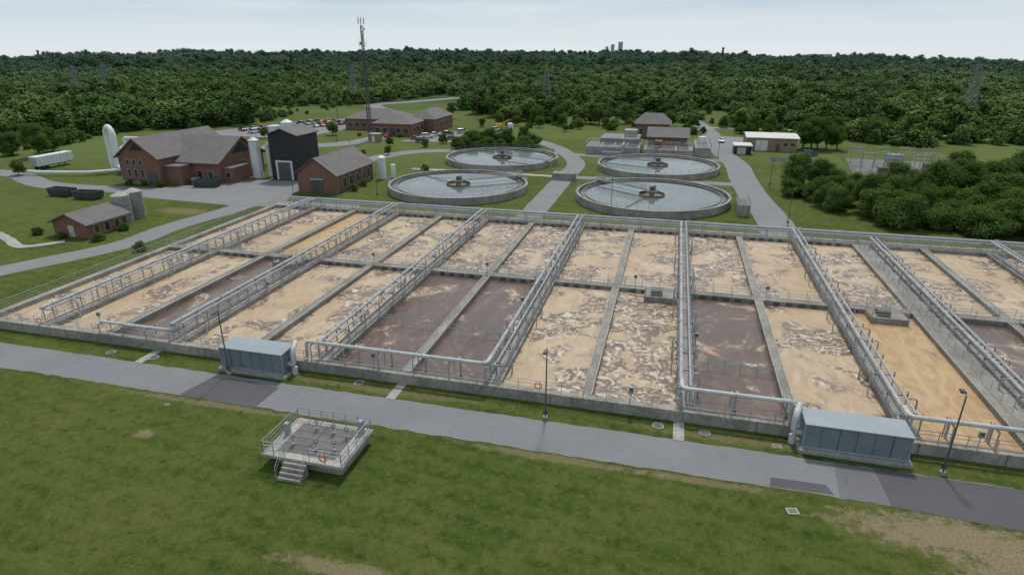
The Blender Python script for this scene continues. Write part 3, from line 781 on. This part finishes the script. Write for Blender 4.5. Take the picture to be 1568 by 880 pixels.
def pylon(x,y,h,rot=0):
    e=empty('transmission_pylon',(x,y,float(height(x,y))));e.rotation_euler=(0,0,rot);mb=MB();r=.13
    W=2.4
    def pt(k,i):
        w=W*(1-k)**1.1+.5;sx,sy=((1,1),(-1,1),(-1,-1),(1,-1))[i];return Vector((w*sx,w*sy,h*k))
    n=9
    for s in range(n):
        a=s/n;b=(s+1)/n
        for i in range(4):
            j=(i+1)%4;mb.tube(pt(a,i),pt(b,i),r*1.2,4,'pylon');mb.tube(pt(a,i),pt(b,j),r*.8,4,'pylon');mb.tube(pt(a,j),pt(b,i),r*.8,4,'pylon')
    for z,l in ((h*.68,3.6),(h*.82,4.4),(h*.96,3.6)):
        for s in (-1,1):
            for yy in (-.4,.4):
                mb.tube((0,yy,z),(s*l,0,z+.2),r*.8,4,'pylon')
            mb.tube((0,0,z+1.),(s*l,0,z+.2),r*.8,4,'pylon');mb.tube((s*l,0,z+.2),(s*l,0,z-.9),.07,4,'pylon')
    mb.build('lattice',e)
PY=[(-185,345,20),(-66,330,19),(128,330,23),(-395,350,20),(-372,352,20)]
for p in PY: pylon(*p,rot=.1)
mb=MB()
def wire(p,q,sag,r=.025,n=10):
    prev=None
    for i in range(n+1):
        t=i/n;c=Vector(p).lerp(Vector(q),t)-Vector((0,0,sag*4*t*(1-t)))
        if prev is not None: mb.tube(prev,c,r,3,'steel_dk')
        prev=c
for a,b in ((0,1),(1,2)):
    for k in (.68,.82,.96):
        for s in (-1,1):
            A=PY[a];Bp=PY[b];wire((A[0],A[1]+s*3,A[2]*k),(Bp[0],Bp[1]+s*3,Bp[2]*k),4)
for k in (.68,.82,.96):
    for s in (-1,1): wire((128,330+s*3,23*k),(330,300+s*3,25*k),4)
mb.build('power_lines')
def woodpole(x,y,h=11):
    mb=MB();mb.tube((0,0,0),(0,0,h),.14,7,'bark',.1);mb.box(-1.2,-.06,h-1.,1.2,.06,h-.85,'bark');mb.box(-.9,-.06,h-2.,.9,.06,h-1.88,'bark')
    for a in (-1.1,-.5,.5,1.1): mb.tube((a,0,h-.85),(a,0,h-.6),.05,5,'dish')
    o=mb.build('utility_pole');o.location=(x,y,0)
for x,y in ((52,262),(88,245),(120,262),(-30,258),(-83,262),(-150,262)): woodpole(x,y)

e=empty('electrical_substation')
mb=MB();mb.poly([(45,172),(68,170),(70,196),(49,198)],.02,'gravel');mb.build('gravel_pad',e,fixn=False)
mb=MB()
for gx_ in (49,55,61,66):
    for gy_ in (176,187):
        for s in (-1,1):
            mb.tube((gx_+s*1.3,gy_,0),(gx_+s*1.3,gy_,4.8),.11,4,'galv')
        for z in (3.7,4.8): mb.tube((gx_-1.8,gy_,z),(gx_+1.8,gy_,z),.09,4,'galv')
        for k in (-1.4,0,1.4): mb.tube((gx_+k,gy_,4.8),(gx_+k,gy_,5.4),.1,6,'galv')
        mb.tube((gx_,176,4.8),(gx_,187,4.8),.04,4,'galv')
for x,y in ((52,173),(63,173),(57,182),(65,182)):
    mb.bbox(x-1.1,y-.9,0,x+1.1,y+.9,1.9,'grate');mb.cyl(x,y,1.9,2.8,.12,6,'rust');mb.cyl(x+.6,y,1.9,2.8,.12,6,'rust')
mb.bbox(58,191,0,62,194,2.4,'boxtop');mb.build('switchgear',e)
mb=MB()
for a,b in (((45,170),(68,168)),((68,168),(71,198)),((71,198),(48,200)),((48,200),(45,170))): mb.rail((*a,0),(*b,0),h=2.2,sp=3,r=.022,rails=(.5,1.),m='steel_dk')
mb.build('perimeter_fence')
mb=MB()
for k in range(5):
    x=27+k*2.4;mb.box(x-.9,180,1.,x+.9,180.08,2.2,'boxtop');mb.tube((x,180,0),(x,180,1.),.06,4)
mb.build('equipment_rack')

# ------------------------------------------------------------------ vehicles
def car_mesh(col,kind='car'):
    pm=simple('car_paint',col,.25,.03,spec=.6)
    mb=MB()
    if kind=='car': prof=[(-2.2,.35),(-2.25,.75),(-1.9,.92),(-1.25,.95),(1.0,.98),(1.9,.85),(2.2,.65),(2.2,.35)];cab=[(-1.75,.93),(-1.2,1.42),(.25,1.45),(1.05,.96)]
    elif kind=='suv': prof=[(-2.25,.4),(-2.3,1.0),(-2.2,1.1),(1.0,1.1),(2.05,1.0),(2.25,.8),(2.25,.4)];cab=[(-2.2,1.09),(-1.95,1.72),(.3,1.74),(1.05,1.09)]
    else: prof=[(-2.7,.45),(-2.7,1.05),(.2,1.08),(1.6,1.1),(2.5,1.0),(2.7,.8),(2.7,.45)];cab=[(-.3,1.07),(-.2,1.75),(.9,1.77),(1.6,1.08)]
    W=.9
    n=len(prof)
    vs=[(q[0],-W,q[1]) for q in prof]+[(q[0],W,q[1]) for q in prof]
    mb.add(vs,[tuple(range(n)),tuple(range(2*n-1,n-1,-1))]+[(i,(i+1)%n,n+(i+1)%n,n+i) for i in range(n)],pm)
    zt=cab[1][1]
    vs=[(cab[0][0],-.84,cab[0][1]),(cab[1][0],-.68,cab[1][1]),(cab[2][0],-.68,cab[2][1]),(cab[3][0],-.84,cab[3][1])]
    vs+=[(a,-b,c) for a,b,c in vs]
    mb.add(vs,[(0,1,2,3),(7,6,5,4),(0,4,5,1),(2,6,7,3)],'glass')
    mb.add([(cab[1][0],-.69,zt+.005),(cab[2][0],-.69,zt+.005),(cab[2][0],.69,zt+.005),(cab[1][0],.69,zt+.005),(cab[1][0]+.1,-.6,zt+.05),(cab[2][0]-.1,-.6,zt+.05),(cab[2][0]-.1,.6,zt+.05),(cab[1][0]+.1,.6,zt+.05)],
        [(0,1,5,4),(1,2,6,5),(2,3,7,6),(3,0,4,7),(4,5,6,7)],pm)
    for x in (-1.4,1.35):
        for s in (-1,1): mb.tube((x,s*.72,.33),(x,s*.93,.33),.34,12,'tyre');mb.tube((x,s*.93,.33),(x,s*.94,.33),.2,8,'galv')
    xf=prof[-1][0]
    mb.box(xf,-.8,.62,xf+.02,-.45,.74,'dish');mb.box(xf,.45,.62,xf+.02,.8,.74,'dish')
    return mb.mesh('parked_'+kind)
cols=[(.5,.5,.5),(.7,.7,.7),(.03,.03,.035),(.35,.03,.03),(.05,.09,.22),(.2,.21,.22),(.4,.38,.33)]
cars=[car_mesh(c,k) for c,k in zip(cols,('car','suv','car','car','suv','truck','suv'))]
def car(i,x,y,rot):
    m=cars[i];inst('parked_pickup_truck' if 'truck' in m.name else ('parked_suv' if 'suv' in m.name else 'parked_car'),m,(x,y,.07),rot)
for k in range(15):
    t=k/14;car(R.randrange(7),-152+19*t+R.uniform(-.3,.3),203+35*t,2.6+R.uniform(-.05,.05))
for k in range(11):
    t=k/10
    if R.random()<.8: car(R.randrange(7),-160+19*t,208+36*t,2.6)
for i,x,y,r in ((3,-86,202,.4),(1,-84,207,.5),(0,-83,212,.5),(2,-80,217,.5),(6,-76,222,.5),(3,-98,205,1.5),(1,-65.6,231,1.4),(4,-82,197,.5),(4,39.5,199,.3),(5,20,206,1.5),(0,16,222,1.5),(3,-74,205,.3),(2,-70,211,.4)): car(i,x,y,r)
mb=MB();yel=simple('yellow_paint',(.55,.35,.03),.4,.05)
mb.bbox(-3.2,-1.2,.7,1.6,1.2,1.,'steel_dk');mb.bbox(1.8,-1.2,.5,3.6,1.2,2.5,'white',.25);mb.box(3.58,-1,1.5,3.63,1,2.2,'glass');mb.bbox(-3,-.9,1.,-.5,.9,2.3,yel);mb.tube((-1.5,0,2.2),(2.2,0,3.6),.18,6,yel)
for x in (-2.5,-1.4,2.6):
    for s in (-1,1): mb.tube((x,s*.8,.5),(x,s*1.22,.5),.5,12,'tyre')
o=mb.build('utility_truck');o.location=(-64,236,0);o.rotation_euler=(0,0,.5)
mb=MB();mb.bbox(-1.2,0,1.1,1.2,11,3.5,'white',.06);mb.box(-1.1,.3,.9,1.1,10.7,1.1,'steel_dk')
for y in (1.5,2.8):
    for s in (-1,1): mb.tube((s*.8,y,.5),(s*1.2,y,.5),.5,12,'tyre')
for s in (-1,1): mb.box(s*1.-.08,8,0,s*1.+.08,8.2,1.,'steel_dk')
mb.box(-1.15,-.05,1.2,1.15,-.004,3.4,'galv')
for y in np.arange(1,11.,1.2): mb.box(1.2,y,1.15,1.23,y+.06,3.45,'galv')
o=mb.build('white_semi_trailer');o.location=(-160,124,0);o.rotation_euler=(0,0,.05)
def dumpster():
    mb=MB();g=simple('dumpster_green',(.05,.07,.06),.6,.2)
    mb.add([(-2.6,-1.1,.2),(2.6,-1.1,.2),(2.6,1.1,.2),(-2.6,1.1,.2),(-2.9,-1.2,1.7),(2.9,-1.2,1.7),(2.9,1.2,1.7),(-2.9,1.2,1.7),(-2.7,-1.,1.7),(2.7,-1.,1.7),(2.7,1.,1.7),(-2.7,1.,1.7),(-2.5,-.95,.5),(2.5,-.95,.5),(2.5,.95,.5),(-2.5,.95,.5)],
     [(3,2,1,0),(0,1,5,4),(1,2,6,5),(2,3,7,6),(3,0,4,7),(4,5,9,8),(5,6,10,9),(6,7,11,10),(7,4,8,11),(8,9,13,12),(9,10,14,13),(10,11,15,14),(11,8,12,15),(12,13,14,15)],g)
    for x in (-2,-1,0,1,2): mb.box(x-.06,-1.22,.3,x+.06,-1.12,1.7,g)
    return mb.mesh('roll_off_dumpster')
dm=dumpster()
for x,y,r in ((-127,103,.0),(-119,102,.1),(-103,118.5,.2)): inst('roll_off_dumpster',dm,(x,y,0),r)
mb=MB()
for x,y in ((-108,119.5),(-105,119.5)): mb.bbox(x,y,0,x+1.6,y+1.2,1.6,'boxtop');mb.cyl(x+.8,y+.6,1.6,1.8,.4,10,'steel_dk')
mb.build('hvac_unit')

# ------------------------------------------------------------------ trees
def leafy(seed,h,rad,nleaf,size,nb=12,trunk=True,shape='round',mat='leaf',core=True,low=.26,up=.45):
    rg=np.random.default_rng(seed)
    bl=[]
    base=h*low if trunk else h*.10
    for i in range(nb):
        a=rg.uniform(0,6.28)
        zz=base+(h-base)*rg.uniform(.05,.88)
        k=(zz-base)/(h-base)
        prof=math.sqrt(max(.05,1-(2*k-.75)**2*.75)) if shape=='round' else (1.05-k)
        rr=rad*prof*rg.uniform(.35,.85)
        br=rad*rg.uniform(.24,.44)*(1 if shape=='round' else (1.1-k*.6))
        bl.append((rr*math.cos(a),rr*math.sin(a),zz,br))
    bl.append((0,0,h-rad*.45,rad*.45));bl.append((0,0,base+(h-base)*.45,rad*.58))
    B=np.array(bl);w=B[:,3]**2;w/=w.sum()
    idx=rg.choice(len(B),nleaf,p=w)
    d=rg.normal(size=(nleaf,3));d[:,2]=d[:,2]*.9+.25;d/=np.linalg.norm(d,axis=1)[:,None]
    rr=B[idx,3]*(rg.uniform(.7,1.18,nleaf))
    c=B[idx,:3]+d*rr[:,None]*np.array([1,1,.85])
    nn=d+rg.normal(size=(nleaf,3))*.45+np.array([0,0,up]);nn/=np.linalg.norm(nn,axis=1)[:,None]
    q=rg.normal(size=(nleaf,3));u=np.cross(nn,q);u/=np.linalg.norm(u,axis=1)[:,None];v=np.cross(nn,u)
    s=size*rg.uniform(.5,1.3,nleaf)[:,None]
    pts=np.stack([c-u*s-v*s*.4,c+u*s*.3-v*s*.8,c+u*s*1.1+v*s*.3,c-u*s*.2+v*s*.9+nn*s*.3],1).reshape(-1,3)
    V=pts.tolist();F=[(4*i,4*i+1,4*i+2,4*i+3) for i in range(nleaf)];MI=[0]*nleaf
    mb=MB()
    if trunk:
        tr=max(.12,rad*.05)
        top=base+(h-base)*.5
        mb.tube((0,0,-.2),(rad*.03,0,base),tr*1.3,7,'bark',tr);mb.tube((rad*.03,0,base),(0,rad*.05,top),tr,7,'bark',tr*.4)
        for b in bl[:6]: mb.tube((rad*.02,0,base*.9),b[:3],tr*.55,5,'bark',tr*.15)
    else:
        for b in bl[:5]: mb.tube((0,0,0),b[:3],.07,4,'bark',.03)
    o=len(V);V+=mb.v;F+=[tuple(i+o for i in f) for f in mb.f];MI+=[1]*len(mb.f)
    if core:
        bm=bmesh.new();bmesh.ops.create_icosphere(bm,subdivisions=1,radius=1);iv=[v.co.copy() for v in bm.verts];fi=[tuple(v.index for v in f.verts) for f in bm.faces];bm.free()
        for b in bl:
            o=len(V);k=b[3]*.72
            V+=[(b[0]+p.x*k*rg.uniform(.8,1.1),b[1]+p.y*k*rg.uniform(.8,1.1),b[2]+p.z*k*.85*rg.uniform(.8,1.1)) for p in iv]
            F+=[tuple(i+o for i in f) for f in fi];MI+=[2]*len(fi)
    me=bpy.data.meshes.new('tree_mesh');me.from_pydata(V,[],F)
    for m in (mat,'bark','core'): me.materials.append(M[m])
    me.polygons.foreach_set('material_index',MI);me.update();return me

near=[leafy(100+i,h,r,n,s,nb,low=.18,up=.7) for i,(h,r,n,s,nb) in enumerate(((8,3.8,6400,.15,20),(7,3.5,5800,.15,18),(9,3.6,6400,.15,22),(6.2,3.8,5800,.15,19)))]
shrubs=[leafy(200+i,h,r,4400,.13,17,trunk=False,up=.7) for i,(h,r) in enumerate(((3.8,2.8),(3.2,2.6),(4.6,2.6)))]
def plant(kind,x,y,s=1.,zs=1.):
    me=R.choice(near if kind=='tree' else shrubs)
    nm='tree' if kind=='tree' else 'shrub'
    inst(nm,me,(x,y,float(height(x,y))),R.uniform(0,6.28),(s,s*R.uniform(.9,1.1),s*zs))
def pin(poly,x,y):
    c=False;n=len(poly)
    for i in range(n):
        x1,y1=poly[i];x2,y2=poly[(i+1)%n]
        if (y1>y)!=(y2>y) and x<(x2-x1)*(y-y1)/(y2-y1)+x1:c=not c
    return c
thick=[(24.5,143),(31,128),(38,121),(48,117),(60,113),(92,108),(96,136),(78,152),(62,158),(50,150),(44,143),(36,152),(29,153)]
pts=[];tries=0
while tries<3500 and len(pts)<95:
    x=R.uniform(22,98);y=R.uniform(106,160);tries+=1
    if pin(thick,x,y) and all((x-a)**2+(y-b)**2>3.3**2 for a,b in pts): pts.append((x,y))
for x,y in pts:
    ed=y<124 or x<33
    if R.random()<(.7 if ed else .25): plant('shrub',x,y,R.uniform(.9,1.5),R.uniform(.8,1.1))
    else: plant('tree',x,y,R.uniform(.65,.95)*(1.25 if x>52 and y>126 else 1),R.uniform(.85,1.05))
for x,y,s in ((27.5,147,.95),(32,150,.8),(44,212,1.15),(40,213,.95),(47,214,1.0),(43,216,1.1),(50,214,.9),(30,258,.9),(25,262,.8),(36,262,.9),(19,265,.7),(-56,258,1.),(-47,260,1.1),(-66,262,.8),(-30,262,.9),(-20,268,.9),(-97,268,.8),
    (-179,141,1.1),(-158,118,.5),(-120,205,.6),(-139,192,.5),(-184,150,1.1),(-190,142,1.),(52,262,1),(64,236,1),(-74,196,.45),(-88,185,.4),(-82,170,.35),(-77,187,.4),(8,262,.7),(-2,262,.8),(-8,250,.6),(-155,182,.5),(-171,196,.6),
    (-62,250,.5),(-52,246,.6),(-44,252,.7),(-36,246,.5),(-26,252,.6),(-40,236,.4),(28,250,.5),(33,246,.6),(26,243,.5),(57,247,.8),(70,243,.9),(78,238,1.),(60,252,.9),(-75,243,.5),(-70,250,.7)):
    plant('tree',x,y,s)
for k in range(26): plant('shrub',-66+R.uniform(0,24),187+R.uniform(-1,12),R.uniform(.7,1.1))
for x,y,s in ((-63,193,.75),(-52,196,.8),(-58,198,.8),(-47,198,.7)): plant('tree',x,y,s)
for k in range(30): plant('shrub',R.uniform(-70,60),R.uniform(240,262),R.uniform(.4,.9))
for x,y in ((-113,115.6),(-118,115.8),(-122,115.7),(-91,77.8),(-92,84),(-104,78),(-98,77.4),(-68,123),(-68,128),(-86,203),(-110,206),(-104,206.5),(-94,206),(-76,225),(-90,170),(-88,160),(-128,180),(-62,150),(-80,75)): plant('shrub',x,y,R.uniform(.28,.42))

proto=bpy.data.collections.new('forest_tree_kinds')
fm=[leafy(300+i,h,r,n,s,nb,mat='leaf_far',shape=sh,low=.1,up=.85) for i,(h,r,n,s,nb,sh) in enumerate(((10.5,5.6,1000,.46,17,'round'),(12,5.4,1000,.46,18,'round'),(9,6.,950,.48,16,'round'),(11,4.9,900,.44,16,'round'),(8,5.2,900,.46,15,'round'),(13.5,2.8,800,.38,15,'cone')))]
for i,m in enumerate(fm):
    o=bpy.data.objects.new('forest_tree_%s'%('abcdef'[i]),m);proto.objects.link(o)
site=[(-191,90),(-190,160),(-202,195),(-170,226),(-171,262),(-172,326),(-168,345),(-150,400),(-118,415),(-112,395),(-105,300),(-70,268),(-35,263),(8,275),(31,266),(40,280),(56,232),(76,226),(120,244),(200,250),(240,150),(240,90)]
clear=[[(10,262),(22,262),(30,330),(0,340)],[(60,250),(130,262),(210,275),(210,300),(120,290),(60,280)],[(-60,262),(0,270),(0,300),(-60,290)],[(-260,250),(-170,262),(-165,300),(-260,290)],[(-60,380),(40,400),(120,392),(120,408),(30,418),(-60,400)],[(-330,420),(-230,470),(-225,490),(-335,445)]]
rg=np.random.default_rng(5);P=[]
for r0,r1,sp,sc in ((120,560,7.0,.9),(560,1050,10.8,1.1),(1050,1950,20,1.55)):
    n=int(1.05*(r1*r1-r0*r0)*2/2/(sp*sp)*1.9)
    rr=np.sqrt(rg.uniform(r0*r0,r1*r1,n));az=rg.uniform(-.98,.98,n)-AZ0
    X=rr*np.sin(az);Y=rr*np.cos(az)
    cell={}
    for x,y in zip(X,Y):
        k=(int(x//sp),int(y//sp))
        if k in cell: continue
        if r0<300 and (pin(site,x,y) or y<90): continue
        s=sc*rg.uniform(.62,1.25)*(1.+.16*math.sin(x*.017+1)*math.sin(y*.021))
        inc=False
        if r0<300:
            for c in clear:
                if pin(c,x,y): inc=True;break
        if inc:
            if rg.random()>.3: continue
            s*=.45
        if r0<300 and x<-150 and y<330 and math.sin(x*.03)+math.sin(y*.05)>.2: s*=.5
        cell[k]=1;P.append((x,y,s))
P=np.array(P)
Z=height(P[:,0],P[:,1])-.3
me=bpy.data.meshes.new('forest');me.from_pydata(np.stack([P[:,0],P[:,1],Z],1).tolist(),[],[])
n=len(P)
a=me.attributes.new('scl','FLOAT_VECTOR','POINT');sv=np.stack([P[:,2]*rg.uniform(.85,1.3,n),P[:,2]*rg.uniform(.85,1.3,n),P[:,2]*rg.uniform(.7,1.1,n)],1);a.data.foreach_set('vector',sv.ravel())
a=me.attributes.new('rotv','FLOAT_VECTOR','POINT');rv=np.zeros((n,3));rv[:,2]=rg.uniform(0,6.28,n);a.data.foreach_set('vector',rv.ravel())
a=me.attributes.new('idx','INT','POINT');a.data.foreach_set('value',rg.choice(6,n,p=[.2,.2,.2,.19,.2,.01]).astype(np.int32))
fo=bpy.data.objects.new('forest',me);COL.objects.link(fo)
ng=bpy.data.node_groups.new('forest_scatter','GeometryNodeTree')
ng.interface.new_socket('Geometry',in_out='INPUT',socket_type='NodeSocketGeometry');ng.interface.new_socket('Geometry',in_out='OUTPUT',socket_type='NodeSocketGeometry')
gi=ng.nodes.new('NodeGroupInput');go=ng.nodes.new('NodeGroupOutput');ip=ng.nodes.new('GeometryNodeInstanceOnPoints');ci=ng.nodes.new('GeometryNodeCollectionInfo')
ci.inputs['Collection'].default_value=proto;ci.inputs['Separate Children'].default_value=True;ci.inputs['Reset Children'].default_value=True
def na(name,ty):
    x=ng.nodes.new('GeometryNodeInputNamedAttribute');x.data_type=ty;x.inputs['Name'].default_value=name
    return [o for o in x.outputs if o.enabled and o.name=='Attribute'][0]
ng.links.new(gi.outputs[0],ip.inputs['Points']);ng.links.new(ci.outputs[0],ip.inputs['Instance']);ip.inputs['Pick Instance'].default_value=True
ng.links.new(na('idx','INT'),ip.inputs['Instance Index']);ng.links.new(na('scl','FLOAT_VECTOR'),ip.inputs['Scale'])
ng.links.new(na('rotv','FLOAT_VECTOR'),ip.inputs['Rotation'])
ng.links.new(ip.outputs[0],go.inputs[0])
md=fo.modifiers.new('scatter','NODES');md.node_group=ng

mb=MB()
for x,y,w,h in ((-190,1850,9,44),(-170,1850,12,50),(-205,1850,7,38),(330,1900,60,24),(90,1900,30,24)):
    z=float(height(x,y));mb.box(x,y,z,x+w,y+10,z+h*.78,'cream')
    for k in range(6): mb.box(x-.05,y-.06,z+h*.78-4-k*3,x+w+.05,y,z+h*.78-3-k*3,'glass')
mb.build('distant_apartment_towers')

# ------------------------------------------------------------------ light
el=math.radians(60);az=math.radians(-6)
S=Vector((math.sin(az)*math.cos(el),math.cos(az)*math.cos(el),math.sin(el)))
sd=bpy.data.lights.new('sun','SUN');sd.energy=2.4;sd.angle=math.radians(6);sd.color=(1,.95,.86)
so=bpy.data.objects.new('sun',sd);so.rotation_euler=(S).to_track_quat('Z','Y').to_euler();COL.objects.link(so)
w=bpy.data.worlds.new('World');scene.world=w;w.use_nodes=True;t=w.node_tree;t.nodes.clear()
ou=t.nodes.new('ShaderNodeOutputWorld');bg=t.nodes.new('ShaderNodeBackground');t.links.new(bg.outputs[0],ou.inputs[0])
sk=t.nodes.new('ShaderNodeTexSky');sk.sky_type='NISHITA';sk.sun_disc=False;sk.sun_elevation=el;sk.sun_rotation=az;sk.air_density=1.2;sk.dust_density=2.5
tc=t.nodes.new('ShaderNodeTexCoord');sp=t.nodes.new('ShaderNodeSeparateXYZ');t.links.new(tc.outputs['Generated'],sp.inputs[0])
mp=t.nodes.new('ShaderNodeMapping');mp.inputs['Scale'].default_value=(2.2,2.2,26);t.links.new(tc.outputs['Generated'],mp.inputs[0])
nz=t.nodes.new('ShaderNodeTexNoise');nz.inputs['Scale'].default_value=1.6;nz.inputs['Detail'].default_value=5;nz.inputs['Roughness'].default_value=.55;t.links.new(mp.outputs[0],nz.inputs[0])
r1=t.nodes.new('ShaderNodeValToRGB');t.links.new(sp.outputs[2],r1.inputs[0])
cr=r1.color_ramp;cr.elements[0].position=0;cr.elements[0].color=(.82,.87,.91,1);cr.elements[1].position=1;cr.elements[1].color=(.30,.38,.49,1)
e2=cr.elements.new(.03);e2.color=(.68,.78,.86,1);e2=cr.elements.new(.08);e2.color=(.44,.58,.71,1);e2=cr.elements.new(.25);e2.color=(.46,.55,.64,1)
mx=t.nodes.new('ShaderNodeMix');mx.data_type='RGBA'
mrn=t.nodes.new('ShaderNodeMapRange');mrn.inputs[1].default_value=.42;mrn.inputs[2].default_value=.70;mrn.inputs[4].default_value=.75;t.links.new(nz.outputs[0],mrn.inputs[0])
t.links.new(mrn.outputs[0],mx.inputs[0]);t.links.new(r1.outputs[0],mx.inputs[6]);mx.inputs[7].default_value=(.76,.82,.87,1)
sc_=t.nodes.new('ShaderNodeVectorMath');sc_.operation='SCALE';sc_.inputs[3].default_value=10.;t.links.new(mx.outputs[2],sc_.inputs[0])
m2=t.nodes.new('ShaderNodeMix');m2.data_type='RGBA';m2.inputs[0].default_value=.9;t.links.new(sk.outputs[0],m2.inputs[6]);t.links.new(sc_.outputs[0],m2.inputs[7])
t.links.new(m2.outputs[2],bg.inputs[0]);bg.inputs[1].default_value=.1

cd=bpy.data.cameras.new('camera');cd.lens=36*940/1568;cd.sensor_width=36;cd.clip_end=30000;cd.clip_start=.5
c=bpy.data.objects.new('camera',cd);c.location=(0,0,30);c.rotation_euler=(math.radians(90-21.38),0,AZ0);COL.objects.link(c);scene.camera=c
print('trees',n)
